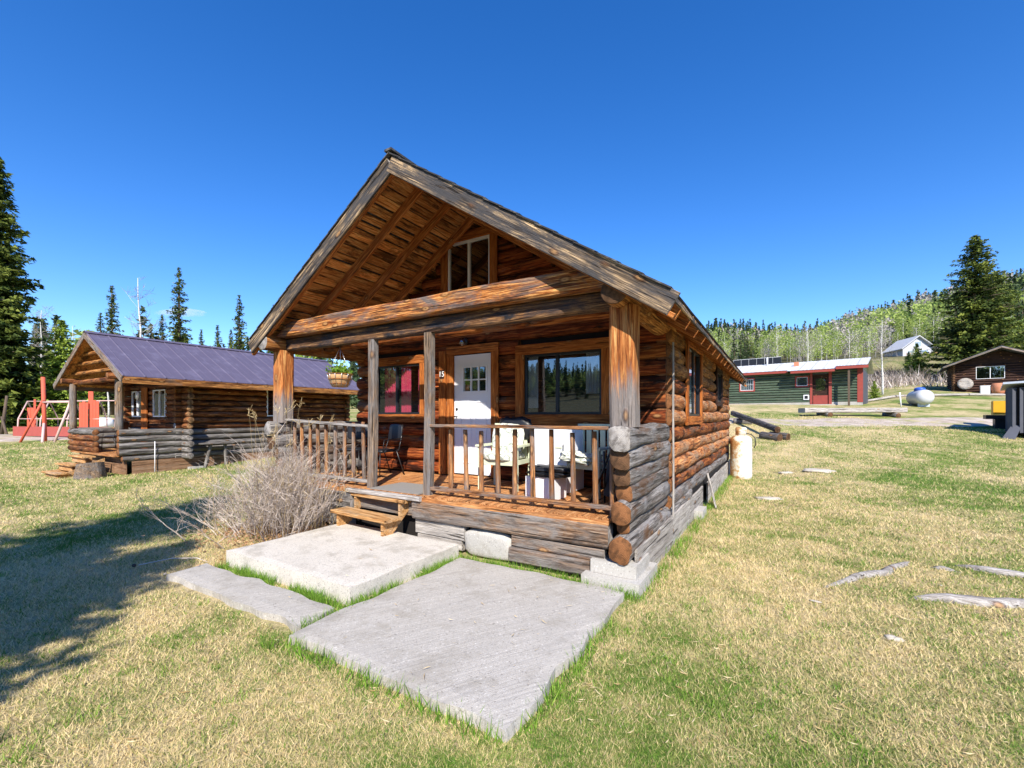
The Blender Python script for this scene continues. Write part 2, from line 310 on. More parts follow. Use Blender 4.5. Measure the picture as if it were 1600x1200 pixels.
# ---------------------------------------------------------------- object helpers
W = {}
def link(o): S.collection.objects.link(o); return o
def props(o, label=None, cat=None, group=None, kind=None):
    if label: o['label'] = label
    if cat: o['category'] = cat
    if group: o['group'] = group
    if kind: o['kind'] = kind
    return o
def thing(name, loc, label, cat, group=None, rz=0.0):
    o = link(bpy.data.objects.new(name, None)); o.empty_display_size = .2
    m = Matrix.Translation(loc) @ Matrix.Rotation(rz, 4, 'Z'); o.matrix_world = m; W[o] = m
    return props(o, label, cat, group)
def mesh_np(name, v, f, mats, smooth=False, midx=None, rnd=None, uv=None):
    me = bpy.data.meshes.new(name); me.from_pydata([tuple(x) for x in v] if not isinstance(v, np.ndarray) else v.tolist(), [], f if not isinstance(f, np.ndarray) else f.tolist())
    for m in mats: me.materials.append(M[m] if isinstance(m, str) else m)
    if smooth: me.polygons.foreach_set('use_smooth', [True] * len(me.polygons))
    if midx is not None: me.polygons.foreach_set('material_index', midx)
    if rnd is not None:
        a = me.attributes.new('rnd', 'FLOAT', 'POINT'); a.data.foreach_set('value', np.asarray(rnd, dtype=np.float32))
    me.update(); return me
def fast_tris(name, v, mats, rnd=None):
    """v: (N*3,3) array, every 3 verts one triangle"""
    n = len(v); nt = n // 3; me = bpy.data.meshes.new(name)
    me.vertices.add(n); me.vertices.foreach_set('co', np.ascontiguousarray(v, dtype=np.float32).ravel())
    me.loops.add(n); me.loops.foreach_set('vertex_index', np.arange(n, dtype=np.int32))
    me.polygons.add(nt); me.polygons.foreach_set('loop_start', np.arange(0, n, 3, dtype=np.int32)); me.polygons.foreach_set('loop_total', np.full(nt, 3, dtype=np.int32))
    for m in mats: me.materials.append(M[m])
    if rnd is not None:
        a = me.attributes.new('rnd', 'FLOAT', 'POINT'); a.data.foreach_set('value', np.repeat(np.asarray(rnd, dtype=np.float32), 3))
    me.update(calc_edges=True); return me
def place(o, parent=None, mw=None):
    mw = mw or Matrix.Identity(4)
    link(o)
    if parent is not None:
        o.parent = parent; o.matrix_local = W[parent].inverted() @ mw
    else: o.matrix_world = mw
    W[o] = mw; return o
def part(name, me, parent=None, mw=None, label=None):
    o = bpy.data.objects.new(name, me); place(o, parent, mw)
    if label: o['label'] = label
    return o

def frame_x(p0, p1, up=(0, 0, 1)):
    p0 = Vector(p0); p1 = Vector(p1); x = (p1 - p0).normalized(); z = Vector(up)
    if abs(x.dot(z.normalized())) > .98: z = Vector((0, -1, 0)) if abs(x.y) < .9 else Vector((1, 0, 0))
    y = z.cross(x).normalized(); z = x.cross(y).normalized()
    m = Matrix((x, y, z)).transposed().to_4x4(); m.translation = p0; return m, (p1 - p0).length

def log_mesh(L, r0, r1, seed, sides=14, rough=.35, squash=1.0, sq=1.0, flat=0.0, end='end_warm', mat='log_orange', bow=0.0, seg=None, knots=6, sliver=False):
    rs = random.Random(seed); n = max(3, int(L / .16)) if seg is None else seg
    kn = [(rs.uniform(.1, L - .1) if L > .3 else L / 2, rs.uniform(0, 6.283), rs.uniform(.12, .3)) for _ in range(max(1, int(knots * L / 3)))]
    V = []; F = []; mi = []
    so_ = rs.uniform(0, 99)
    ts = [i / n for i in range(n + 1)]
    for i, t in enumerate(ts):
        x = t * L; r = r0 + (r1 - r0) * t; b = bow * math.sin(math.pi * t)
        r *= 1 + .06 * rough * mn.noise((x * .9 + so_, 3, 1)) * 2
        for k in range(sides):
            a = k / sides * 6.28318
            d = mn.noise((x * 1.3 + so_, math.cos(a) * .9, math.sin(a) * .9)) * .13 + mn.noise((x * 5 + so_, math.cos(a) * 2, math.sin(a) * 2 + 7)) * .06
            rr = r * (1 + d * rough)
            for kx, ka, kr in kn:
                da = (a - ka + math.pi) % (2 * math.pi) - math.pi
                q = ((x - kx) / .05) ** 2 + (da / .42) ** 2
                if q < 4: rr += r * kr * .45 * math.exp(-q)
            ca, sa = math.cos(a), math.sin(a)
            if sq != 1.0: ca, sa = math.copysign(abs(ca) ** sq, ca), math.copysign(abs(sa) ** sq, sa)
            yy = ca * rr; zz = sa * rr
            if flat: yy = max(-r * (1 - flat), min(r * (1 - flat), yy))
            V.append((x, yy, zz * squash + b))
    for i in range(n):
        for k in range(sides):
            k2 = (k + 1) % sides; F.append((i * sides + k, i * sides + k2, (i + 1) * sides + k2, (i + 1) * sides + k)); mi.append(0)
    # end caps, a little bevelled
    for e, base in ((0, 0), (1, n * sides)):
        c0 = len(V); sgn = -1 if e == 0 else 1
        cx = np.mean([V[base + k] for k in range(sides)], axis=0)
        tilt = rs.uniform(-.06, .06)
        for k in range(sides):
            q = V[base + k]; V.append((q[0] + sgn * .008 + tilt * (q[2] - cx[2]), cx[1] + (q[1] - cx[1]) * .93, cx[2] + (q[2] - cx[2]) * .93))
        for k in range(sides):
            k2 = (k + 1) % sides
            F.append((base + k2, base + k, c0 + k, c0 + k2) if e == 0 else (base + k, base + k2, c0 + k2, c0 + k)); mi.append(1)
        cap = tuple(range(c0, c0 + sides)); F.append(cap[::-1] if e == 0 else cap); mi.append(1)
    return mesh_np('log', V, F, [mat, end], True, mi)
LSEED = [0]
def log(name, p0, p1, r0, r1=None, mat='log_orange', end='end_warm', parent=None, up=(0, 0, 1), **k):
    LSEED[0] += 1; m, L = frame_x(p0, p1, up)
    return part(name, log_mesh(L, r0, r1 if r1 else r0, LSEED[0], mat=mat, end=end, **k), parent, m)

BC = {}
def board_mesh(L, w_, t_, mat, seed=0, wob=.0, nseg=None, end=None, cham=None):
    key = (round(L, 3), round(w_, 3), round(t_, 3), mat, seed, wob, end)
    if key in BC: return BC[key]
    c = cham if cham is not None else min(w_, t_) * .14
    n = nseg or (max(1, int(L / .35)) if wob else 1)
    a, b = w_ / 2, t_ / 2
    prof = [(-a + c, -b), (a - c, -b), (a, -b + c), (a, b - c), (a - c, b), (-a + c, b), (-a, b - c), (-a, -b + c)]
    V = []; F = []; mi = []
    for i in range(n + 1):
        x = L * i / n
        dy = mn.noise((x * 1.1 + seed * 9.1, 2, 3)) * wob; dz = mn.noise((x * .9 + seed * 5.3, 8, 3)) * wob * .6; sc = 1 + mn.noise((x * 1.6 + seed, 5, 5)) * wob * 2
        for (y, z) in prof: V.append((x, y * sc + dy, z * sc + dz))
    for i in range(n):
        for k in range(8):
            k2 = (k + 1) % 8; F.append((i * 8 + k, i * 8 + k2, (i + 1) * 8 + k2, (i + 1) * 8 + k)); mi.append(0)
    F.append(tuple(range(7, -1, -1))); F.append(tuple(range(n * 8, n * 8 + 8))); mi += [1 if end else 0] * 2
    me = mesh_np('board', V, F, [mat] + ([end] if end else []), False, mi); BC[key] = me; return me
def board(name, p0, p1, w_, t_, mat, parent=None, up=(0, 0, 1), wob=0.0, seed=0, end=None, label=None, cham=None):
    m, L = frame_x(p0, p1, up)
    return part(name, board_mesh(L, w_, t_, mat, seed, wob, None, end, cham), parent, m, label)

def boxes(lst):
    V = []; F = []
    for (x0, y0, z0, x1, y1, z1) in lst:
        b = len(V); V += [(x0, y0, z0), (x1, y0, z0), (x1, y1, z0), (x0, y1, z0), (x0, y0, z1), (x1, y0, z1), (x1, y1, z1), (x0, y1, z1)]
        F += [(b, b + 3, b + 2, b + 1), (b + 4, b + 5, b + 6, b + 7), (b, b + 1, b + 5, b + 4), (b + 1, b + 2, b + 6, b + 5), (b + 2, b + 3, b + 7, b + 6), (b + 3, b, b + 4, b + 7)]
    return V, F
def box_me(lst, mats): V, F = boxes(lst); return mesh_np('boxes', V, F, mats if isinstance(mats, list) else [mats])

def tube_geo(paths, sides=5):
    """paths: list of (points, radii)"""
    V = []; F = []
    for pts, rad in paths:
        b0 = len(V); n = len(pts)
        for i, p in enumerate(pts):
            p = Vector(p); a = Vector(pts[max(i - 1, 0)]); c = Vector(pts[min(i + 1, n - 1)]); d = (c - a)
            d = d.normalized() if d.length > 1e-9 else Vector((0, 0, 1))
            u = d.cross(Vector((0, 0, 1)) if abs(d.z) < .9 else Vector((1, 0, 0))).normalized(); v = d.cross(u)
            r = rad[i] if isinstance(rad, (list, tuple)) else rad
            for k in range(sides):
                an = 6.28318 * k / sides; q = p + u * math.cos(an) * r + v * math.sin(an) * r; V.append(tuple(q))
        for i in range(n - 1):
            for k in range(sides):
                k2 = (k + 1) % sides; F.append((b0 + i * sides + k, b0 + i * sides + k2, b0 + (i + 1) * sides + k2, b0 + (i + 1) * sides + k))
        F.append(tuple(b0 + k for k in range(sides - 1, -1, -1))); F.append(tuple(b0 + (n - 1) * sides + k for k in range(sides)))
    return V, F
def tubes_me(paths, mat, sides=6, smooth=True, rnd=False):
    V, F = tube_geo(paths, sides); return mesh_np('tubes', V, F, [mat], smooth, rnd=(RNG.random(len(V)) if rnd else None))
def lathe_me(prof, mats, n=32, mi=None, smooth=True):
    V = []; F = []; idx = []
    for (r, z) in prof:
        for k in range(n): a = 6.28318 * k / n; V.append((r * math.cos(a), r * math.sin(a), z))
    for i in range(len(prof) - 1):
        for k in range(n):
            k2 = (k + 1) % n; F.append((i * n + k, i * n + k2, (i + 1) * n + k2, (i + 1) * n + k)); idx.append(mi[i] if mi else 0)
    F.append(tuple(range(n - 1, -1, -1))); F.append(tuple((len(prof) - 1) * n + k for k in range(n))); idx += [0, 0]
    return mesh_np('lathe', V, F, mats if isinstance(mats, list) else [mats], smooth, idx)
def blob_me(sx, sy, sz, mat, seed=0, amp=.15, fr=2.0, nu=20, nv=12, p=1.0):
    V = []; F = []
    for j in range(nv + 1):
        th = math.pi * j / nv
        for i in range(nu):
            a = 6.28318 * i / nu
            x, y, z = math.sin(th) * math.cos(a), math.sin(th) * math.sin(a), math.cos(th)
            if p != 1: x, y, z = [math.copysign(abs(q) ** p, q) for q in (x, y, z)]
            d = 1 + amp * mn.noise((x * fr + seed, y * fr, z * fr))
            V.append((x * d * sx, y * d * sy, z * d * sz))
    for j in range(nv):
        for i in range(nu):
            i2 = (i + 1) % nu; F.append((j * nu + i, (j + 1) * nu + i, (j + 1) * nu + i2, j * nu + i2))
    return mesh_np('blob', V, F, [mat], True)
def T(x, y, z): return Matrix.Translation((x, y, z))
def RZ(a): return Matrix.Rotation(a, 4, 'Z')
def copy_tree(o, mw, label=None, group=None, lvl=0, parent=None):
    c = o.copy(); link(c); rel = W[o]
    if parent is not None: c.parent = parent
    else: c.matrix_world = mw
    W[c] = mw
    if label: c['label'] = label
    if group: c['group'] = group
    for ch in [x for x in W if x.parent == o]:
        copy_tree(ch, mw @ rel.inverted() @ W[ch], None, None, lvl + 1, c)
    return c

# ---------------------------------------------------------------- terrain
RX, RY = math.cos(YAW), math.sin(YAW)
def yd(r, d): return (CAM[0] + RX * r - RY * d, CAM[1] + RY * r + RX * d)      # metres to the right of / ahead of the photographer
def sstep(a, b, x): t = np.clip((x - a) / (b - a), 0, 1); return t * t * (3 - 2 * t)
def ground(x, y):
    x = np.asarray(x, dtype=float); y = np.asarray(y, dtype=float)
    dx, dy = x - CAM[0], y - CAM[1]; r = dx * RX + dy * RY; d = -dx * RY + dy * RX
    rho = np.hypot(dx, dy); th = np.degrees(np.arctan2(r, d))
    wR = sstep(6, 26, th) * (1 - sstep(85, 120, th)); wL = 1 - sstep(6, 26, th)
    wL = wL * (1 - sstep(95, 130, -th))
    dd = np.minimum(np.maximum(d, 0) + .0 * r, 95)
    soft = lambda q, s: (q + np.sqrt(q * q + s * s)) / 2
    lo = 1 - sstep(37, 42.5, th)
    zr = .13 * soft(dd - 12, 1.6) - .105 * lo * soft(dd - 30.5, 1.5) + .13 * lo * soft(dd - 42, 3) + .03 * soft(dd - 50, 4) - .13 * soft(-12 + 0 * dd, 1.6)
    zl = .045 * soft(dd - 11, 2.0) - .045 * soft(-11 + 0 * dd, 2.0)
    base = wR * zr + wL * zl
    Hr = np.interp(th, [-180, -100, -60, -20, 10, 25, 33, 40, 49, 62, 100, 140, 180], [26, 26, 14, 9, 16, 50, 43, 53, 60, 54, 40, 30, 26])
    k = sstep(95, 330, rho)
    z = base * (1 - k) + Hr * k
    und = np.sin(x * .011 + 1) * np.cos(y * .013) * 5 * sstep(140, 260, rho) * (wR * .6 + .2)
    rough_ = (np.sin(x * .9 + .4 * y) * .02 + np.sin(y * 1.3 - .5 * x + 2) * .02) * sstep(7, 14, rho) * (1 - sstep(60, 100, rho))
    z = z + und + rough_
    # cut a level bench for the concrete and the cabin
    flat = (1 - sstep(0, 2.0, np.maximum(np.maximum(-6.5 - x, x - .6), np.maximum(-5.0 - y, y - 10.2))))
    z = z * (1 - flat) + flat * (-.045)
    z = z * (1 - sstep(500, 1500, rho) * .7)
    return z
def gz(x, y): return float(ground(x, y))
def axis_pts(c, lo, hi, near, h0, g):
    out = [c]; 
    for s_, lim in ((1, hi), (-1, lo)):
        p = c; h = h0
        while (p - lim) * s_ < 0:
            p += s_ * h; out.append(p)
            if abs(p - c) > near: h *= g
    return np.array(sorted(out))
gx = axis_pts(0, -2500, 2500, 14, .3, 1.045); gy = axis_pts(0, -2500, 2500, 14, .3, 1.045)
GX, GY = np.meshgrid(gx, gy); GZ = ground(GX, GY)
ny, nx = GX.shape
idx = np.arange(nx * ny).reshape(ny, nx)
fq = np.stack([idx[:-1, :-1], idx[:-1, 1:], idx[1:, 1:], idx[1:, :-1]], -1).reshape(-1, 4)
gm = mesh_np('ground', np.stack([GX, GY, GZ], -1).reshape(-1, 3), fq, ['ground'], True)
g_ = part('ground', gm); props(g_, 'dry patchy lawn rising to a wooded hill behind the cabins', None, None, 'structure')

# dirt track crossing the yard
def strip(name, pts, wid, mat, dz, nseg=120, ncross=8):
    P = [Vector((*p, 0)) for p in pts]; V = []; F = []
    L = [0]; 
    for a, b in zip(P, P[1:]): L.append(L[-1] + (b - a).length)
    for i in range(nseg + 1):
        s_ = L[-1] * i / nseg; k = max(j for j in range(len(L) - 1) if L[j] <= s_ + 1e-9); t = (s_ - L[k]) / (L[k + 1] - L[k])
        p = P[k].lerp(P[k + 1], t); d = (P[k + 1] - P[k]).normalized(); nrm = Vector((-d.y, d.x, 0))
        ww = wid * (1 + .25 * mn.noise((i * .13, 0, 4)))
        for j in range(ncross + 1):
            q = p + nrm * ww * (j / ncross - .5) ; e = abs(j / ncross - .5) * 2
            V.append((q.x, q.y, gz(q.x, q.y) + dz - (dz + .03) * (1 if e > .99 else 0)))
    c = ncross + 1
    for i in range(nseg):
        for j in range(ncross): F.append((i * c + j, i * c + j + 1, (i + 1) * c + j + 1, (i + 1) * c + j))
    return part(name, mesh_np(name, V, F, [mat], True))
tr_ = strip('dirt_track', [yd(6.5, 25.5), yd(10, 22.8), yd(15, 22.0), yd(20, 22.3), yd(27, 22.8), yd(45, 25)], 2.9, 'dirt', .035)
props(tr_, 'pale dirt track crossing the lawn before the green house', None, None, 'structure')
tl_ = strip('gravel_drive', [yd(-60, 25), yd(-34, 23.5), yd(-24, 22.6), yd(-17, 23.5)], 3.6, 'dirt', .035)
props(tl_, 'grey gravel drive behind the second cabin', None, None, 'structure')

# ---------------------------------------------------------------- concrete
def slab(name, x0, x1, y0, y1, z0, z1, mat, jit=.012, n=.08, rot=0, c=None):
    nx_, ny_ = max(2, int((x1 - x0) / n)), max(2, int((y1 - y0) / n)); V = []; F = []
    def P_(i, j, z, e):
        x = x0 + (x1 - x0) * i / nx_; y = y0 + (y1 - y0) * j / ny_
        if i in (0, nx_) or j in (0, ny_):
            x += mn.noise((x * 3, y * 3, 1)) * jit * 2; y += mn.noise((x * 3, y * 3, 9)) * jit * 2; z -= e
        return (x, y, z + mn.noise((x * 1.2, y * 1.2, z1 * 7)) * .008)
    for j in range(ny_ + 1):
        for i in range(nx_ + 1): V.append(P_(i, j, z1, .008))
    for j in range(ny_):
        for i in range(nx_): a = j * (nx_ + 1) + i; F.append((a, a + 1, a + nx_ + 2, a + nx_ + 1))
    ring = [(i, 0) for i in range(nx_)] + [(nx_, j) for j in range(ny_)] + [(i, ny_) for i in range(nx_, 0, -1)] + [(0, j) for j in range(ny_, 0, -1)]
    b = len(V); top = [j * (nx_ + 1) + i for i, j in ring]
    for q in top:
        x, y, z = V[q]; V.append((x + mn.noise((x * 5, y * 5, 3)) * jit, y + mn.noise((x * 5, y * 5, 6)) * jit, z0))
    m_ = len(top)
    for k in range(m_): k2 = (k + 1) % m_; F.append((top[k], b + k, b + k2, top[k2]))
    o = part(name, mesh_np(name, V, F, [mat], False)); o['kind'] = 'structure'; return o
s1 = slab('concrete_landing', -4.02, -1.93, -1.79, -.22, -.12, .135, 'slab'); s1['label'] = 'raised concrete landing slab below the wooden steps'
s2 = slab('concrete_walk', -1.80, .1, -2.45, -.36, -.12, .03, 'walk', .03); s2['label'] = 'broom-finished concrete walk beside the raised landing'
s3 = slab('concrete_strip', -4.12, -1.88, -2.32, -1.95, -.12, .022, 'walk', .035); s3['label'] = 'narrow worn concrete strip in front of the landing'

# ---------------------------------------------------------------- main log cabin
cab = thing('log_cabin', (-2.9, 0, 0), 'large log cabin with a gabled front porch, filling the middle of the photo', 'cabin')
RXc = -2.93; RZT = 5.03; SL = .65; XL, XR = -6.13, .50; YF, YB = -.36, 10.25
def roofz(x, off=0): return RZT - SL * abs(x - RXc) - off
MW = 'log_red'
def wall_logs(axis, c, a0, a1, zs, r, openings, matf, endm='end_warm', flip=False, sides=12, **k):
    """logs of one wall, cut where a window or door opens. axis 'x' or 'y' = direction the logs run"""
    for zi, z in enumerate(zs):
        lo, hi = (a0(z), a1(z)) if callable(a0) else (a0, a1)
        segs = [(lo, hi)]
        for (o0, o1, oz0, oz1) in openings:
            if z + r * .8 > oz0 and z - r * .8 < oz1:
                ns = []
                for s0, s1_ in segs:
                    if o0 > s0 and o1 < s1_: ns += [(s0, o0), (o1, s1_)]
                    elif o0 <= s0 < o1: ns.append((o1, s1_))
                    elif o0 < s1_ <= o1: ns.append((s0, o0))
                    else: ns.append((s0, s1_))
                segs = ns
        for s0, s1_ in segs:
            if s1_ - s0 < .05: continue
            rj = r * random.uniform(.95, 1.05); zj = z + random.uniform(-.008, .008); cj = c + random.uniform(-.012, .012)
            p0, p1 = ((s0, cj, zj), (s1_, cj, zj)) if axis == 'x' else ((cj, s0, zj), (cj, s1_, zj))
            log('log', p0, p1, rj, rj * random.uniform(.93, 1.03), mat=matf(zi, z), end=endm, parent=cab, sides=sides, **k)

WY = 1.72
rows = [.73 + .225 * i for i in range(10)]
grows = [2.97 + .212 * i for i in range(10)]
fo = [(-5.50, -4.12, 1.58, 2.72), (-3.60, -2.58, .5, 2.82), (-2.20, -.70, 1.58, 2.72)]
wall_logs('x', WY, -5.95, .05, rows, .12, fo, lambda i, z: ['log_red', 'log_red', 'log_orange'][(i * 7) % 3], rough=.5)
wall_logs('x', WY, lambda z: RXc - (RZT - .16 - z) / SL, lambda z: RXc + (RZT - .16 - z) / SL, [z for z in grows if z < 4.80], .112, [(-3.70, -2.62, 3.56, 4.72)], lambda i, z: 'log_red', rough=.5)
# side walls
srows = [.50 + .225 * i for i in range(11)]
so_ = [(2.82, 4.22, 1.60, 2.80), (6.62, 7.72, 1.92, 2.72)]
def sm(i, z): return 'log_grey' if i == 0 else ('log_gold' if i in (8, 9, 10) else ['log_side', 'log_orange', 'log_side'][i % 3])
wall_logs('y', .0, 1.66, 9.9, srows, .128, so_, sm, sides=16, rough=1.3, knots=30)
wall_logs('y', -5.86, 1.66, 9.9, srows, .12, [], lambda i, z: 'log_orange')
wall_logs('x', 9.78, -5.95, .1, srows, .12, [], lambda i, z: 'log_orange')
wall_logs('x', 9.78, lambda z: RXc - (RZT - .33 - z) / SL, lambda z: RXc + (RZT - .33 - z) / SL, [z for z in grows if z < 4.5], .11, [], lambda i, z: 'log_orange')
# porch half walls, log ends showing at the front
hz = [(.345, .125, 'log_grey'), (.545, .075, 'log_grey'), (.70, .105, 'log_grey'), (.88, .09, 'log_grey'), (1.045, .085, 'log_grey'), (1.235, .115, 'log_grey'), (1.44, .105, 'log_grey')]
for sx, x0 in ((1, 0.0), (-1, -5.86)):
    for i, (z, r, mt) in enumerate(hz):
        ext = [-.22, -.10, -.20, -.08, -.13, -.2, -.26][i]
        log('log', (x0 + random.uniform(-.012, .012), ext, z), (x0, 1.64 if i else 3.2, z), r * (1.02 if i else 1), r * 1.05, mat=mt, end=['end_warm', 'end_warm', 'end_warm', 'end_warm', 'end_dark', 'end_dark', 'end_grey'][i], parent=cab, sides=20, rough=2.1, flat=.08, knots=9, squash=1.06, sq=random.choice([.72, .8, .9, 1.0]))
board('corner_strip', (.137, 1.66, .30), (.137, 1.66, 2.62), .035, .02, 'skirt', cab, up=(1, 0, 0), wob=.01)
# dark core behind the logs, painting the shade in their gaps and blocking light
V = []; F = []
cv = [(-5.9, 1.70, .45, -5.5, 1.79, 2.95), (-4.12, 1.70, .45, -3.6, 1.79, 2.95), (-2.58, 1.70, .45, -2.2, 1.79, 2.95), (-.70, 1.70, .45, -.08, 1.79, 2.95),
      (-5.5, 1.70, .45, -4.12, 1.79, 1.58), (-2.2, 1.70, .45, -.70, 1.79, 1.58), (-5.5, 1.70, 2.72, -4.12, 1.79, 2.95), (-3.6, 1.70, 2.82, -2.58, 1.79, 2.95), (-2.2, 1.70, 2.72, -.7, 1.79, 2.95),
      (-.03, 1.8, .3, .03, 2.82, 2.85), (-.03, 2.82, .3, .03, 4.22, 1.60), (-.03, 2.82, 2.80, .03, 4.22, 2.85), (-.03, 4.22, .3, .03, 6.62, 2.85), (-.03, 6.62, .3, .03, 7.72, 1.92), (-.03, 6.62, 2.72, .03, 7.72, 2.85), (-.03, 7.72, .3, .03, 9.75, 2.85),
      (-5.9, 1.8, .3, -5.84, 9.75, 2.85), (-5.9, 9.76, .3, .05, 9.82, 2.95), (-5.84, 1.8, .5, -.03, 9.75, .58)]
part('log_gap_shade', box_me(cv, ['core']), cab)
def gable_core(y0, y1, hole):
    zb = 2.95; zt = RZT - .3
    h = lambda x: RZT - .3 - SL * abs(x - RXc)
    xs = [-5.95, -3.70, -3.66, RXc, -2.66, -2.62, .1] if hole else [-5.95, RXc, .1]
    V = []; F = []
    for a, b in zip(xs, xs[1:]):
        bands = [(zb, h)]
        if hole and a >= -3.69 and b <= -2.63: bands = [(zb, lambda x: 3.58), (4.70, h)]
        for z0, hf in bands:
            ha, hb = max(hf(a), z0), max(hf(b), z0); i = len(V)
            if ha - z0 < .001 and hb - z0 < .001: continue
            V += [(a, y0, z0), (b, y0, z0), (b, y0, hb), (a, y0, ha), (a, y1, z0), (b, y1, z0), (b, y1, hb), (a, y1, ha)]
            F += [(i, i + 1, i + 2, i + 3), (i + 7, i + 6, i + 5, i + 4), (i + 3, i + 2, i + 6, i + 7), (i + 1, i, i + 4, i + 5), (i, i + 3, i + 7, i + 4), (i + 1, i + 5, i + 6, i + 2)]
    part('gable_lining', mesh_np('gable', V, F, ['core']), cab)
gable_core(1.74, 1.79, True); gable_core(9.76, 9.80, False)
part('loft_floor', box_me([(-5.8, 1.8, 2.9, -.05, 9.7, 2.95)], ['core']), cab)
# plate logs and porch beams
for x in (-.02, -5.84):
    log('plate_log', (x, -.30 if x > -1 else -.36, 2.855), (x, 10.0, 2.86), .135, .13, mat='log_gold', end='end_dark' if x > -1 else 'end_grey', parent=cab, sides=18, rough=.8, knots=14)
def hewn(name, p0, p1, w_, h_, mat, seed, taper=None, end='end_warm'):
    m, L = frame_x(p0, p1); n = int(L / .12); V = []; F = []; mi = []
    prof = [(-1, -1, .16), (1, -1, .16), (1, 1, .16), (-1, 1, .16)]
    P8 = [(-.82, -1), (.82, -1), (1, -.8), (1, .8), (.82, 1), (-.82, 1), (-1, .8), (-1, -.8)]
    for i in range(n + 1):
        x = L * i / n
        for k, (a, b) in enumerate(P8):
            d = 1 + mn.noise((x * .8 + seed, a, b)) * .09 + mn.noise((x * 4 + seed, a * 2, b * 2)) * .04
            y = a * w_ / 2 * d; z = b * h_ / 2 * d
            if taper: z = min(z, taper(x))
            V.append((x, y, z))
    for i in range(n):
        for k in range(8): k2 = (k + 1) % 8; F.append((i * 8 + k, i * 8 + k2, (i + 1) * 8 + k2, (i + 1) * 8 + k)); mi.append(0)
    F += [tuple(range(7, -1, -1)), tuple(range(n * 8, n * 8 + 8))]; mi += [1, 1]
    return part(name, mesh_np(name, V, F, [mat, end], False, mi), cab, m)
hewn('tie_beam', (-6.0, -.06, 3.06), (-.16, -.06, 3.06), .22, .235, 'beam', 3, lambda x: min(.13, (RZT - .215 - 3.06) - SL * abs((-6.0 + x) - RXc)))
hewn('tie_beam', (-5.72, .05, 2.835), (-.14, .05, 2.845), .17, .19, 'beam_dark', 11)
log('header_log', (-5.75, .74, 2.905), (-.12, .74, 2.925), .10, .095, mat='log_orange', parent=cab, sides=14)
# posts
for x, s_ in ((-.01, .255), (-5.85, .25)):
    board('porch_post', (x, 0, 1.54), (x, 0, 2.745), s_, s_, 'post', cab, up=(0, -1, 0), wob=.022, seed=int(x * 3) + 9, end='end_warm')
for x in (-3.68, -2.615):
    board('porch_post', (x, .0, .60), (x, .02, 2.745), .115, .115, 'post_grey', cab, up=(0, -1, 0), wob=.012, seed=int(x * 7), end='end_grey')
# deck boards and joists
bw = .139; nb = int(5.6 / bw)
for i in range(nb + 1):
    x = -5.75 + i * bw + bw / 2
    if x > -.12: break
    board('deck_board', (x, -.13 + random.uniform(-.006, .006), .605), (x, 1.60, .605), bw - .007, .032, 'deck', cab, up=(0, 0, 1), seed=i % 4)
for y in (.1, .8, 1.5): part('joist', box_me([(-5.75, y - .02, .42, -.12, y + .02, .586)], ['rafter']), cab)
board('edge_board', (-2.78, -.142, .575), (-.13, -.142, .575), .055, .022, 'deck', cab, up=(0, -1, 0))
board('edge_board', (-5.7, -.142, .575), (-3.95, -.142, .575), .055, .022, 'deck', cab, up=(0, -1, 0))
board('edge_board', (-4.02, -.165, .585), (-2.60, -.165, .585), .07, .06, 'rail_grey', cab, up=(0, 0, 1), wob=.006)
hewn('front_sill', (-2.76, -.085, .442), (-.13, -.085, .442), .16, .235, 'sill', 21, end='end_grey')
hewn('front_sill', (-5.74, -.085, .432), (-3.95, -.085, .432), .17, .24, 'log_grey', 25, end='end_grey')
hewn('front_sill', (-3.93, -.02, .44), (-2.79, -.02, .44), .10, .22, 'sill', 28, end='end_grey')
# blocking under the sill
board('footing_board', (-2.75, -.06, .215), (-1.95, -.07, .215), .19, .09, 'skirt', cab, up=(0, -1, 0), wob=.012, seed=2, end='end_grey')
board('footing_board', (-2.72, -.05, .06), (-2.0, -.05, .06), .14, .09, 'skirt', cab, up=(0, -1, 0), wob=.012, seed=5)
board('footing_board', (-1.26, -.10, .245), (-.18, -.10, .235), .13, .085, 'sill', cab, up=(0, -1, 0), wob=.01, seed=3, end='end_grey')
board('footing_board', (-1.28, -.12, .095), (-.32, -.12, .095), .16, .11, 'sill', cab, up=(0, -1, 0), wob=.015, seed=6, end='end_grey')
part('footing_stone', blob_me(.34, .10, .16, 'pad', 5, .12, 2.5, 24, 14, .45), cab, T(-1.62, -.03, .13))
board('footing_board', (-5.7, -.05, .16), (-4.02, -.05, .16), .24, .08, 'skirt', cab, up=(0, -1, 0), wob=.012, seed=8)
part('crawl_shade', box_me([(-5.7, .06, -.1, -.12, .10, .56)], ['dark']), cab)  # black sheet painted as the shade under the porch
# corner pier and skirting on the side
part('concrete_pier', box_me([(-.36, -.30, -.12, .215, .42, .085)], ['pad']), cab)
part('concrete_pier', box_me([(-.30, -.20, .088, .16, .30, .215)], ['pad']), cab)
part('concrete_pier', box_me([(.0, 3.35, -.12, .27, 3.8, .10)], ['pad']), cab)
sk = [(-.08, 1.60), (1.62, 2.95), (2.97, 4.35), (5.0, 6.6), (6.62, 8.2), (8.22, 9.9)]
for i, (a, b) in enumerate(sk):
    board('skirt_board', (.125, a, .125), (.125, b, .12 + .01 * i), .44, .028, 'skirt', cab, up=(1, 0, 0), wob=.018, seed=30 + i)
board('skirt_board', (.16, 4.9, .46), (.36, 4.45, -.10), .30, .03, 'skirt', cab, up=(1, 0, 0), wob=.01, seed=44)
part('crawl_shade', box_me([(.05, -.02, -.1, .075, 9.9, .42)], ['dark']), cab)  # black sheet painted as the shade behind the side skirting
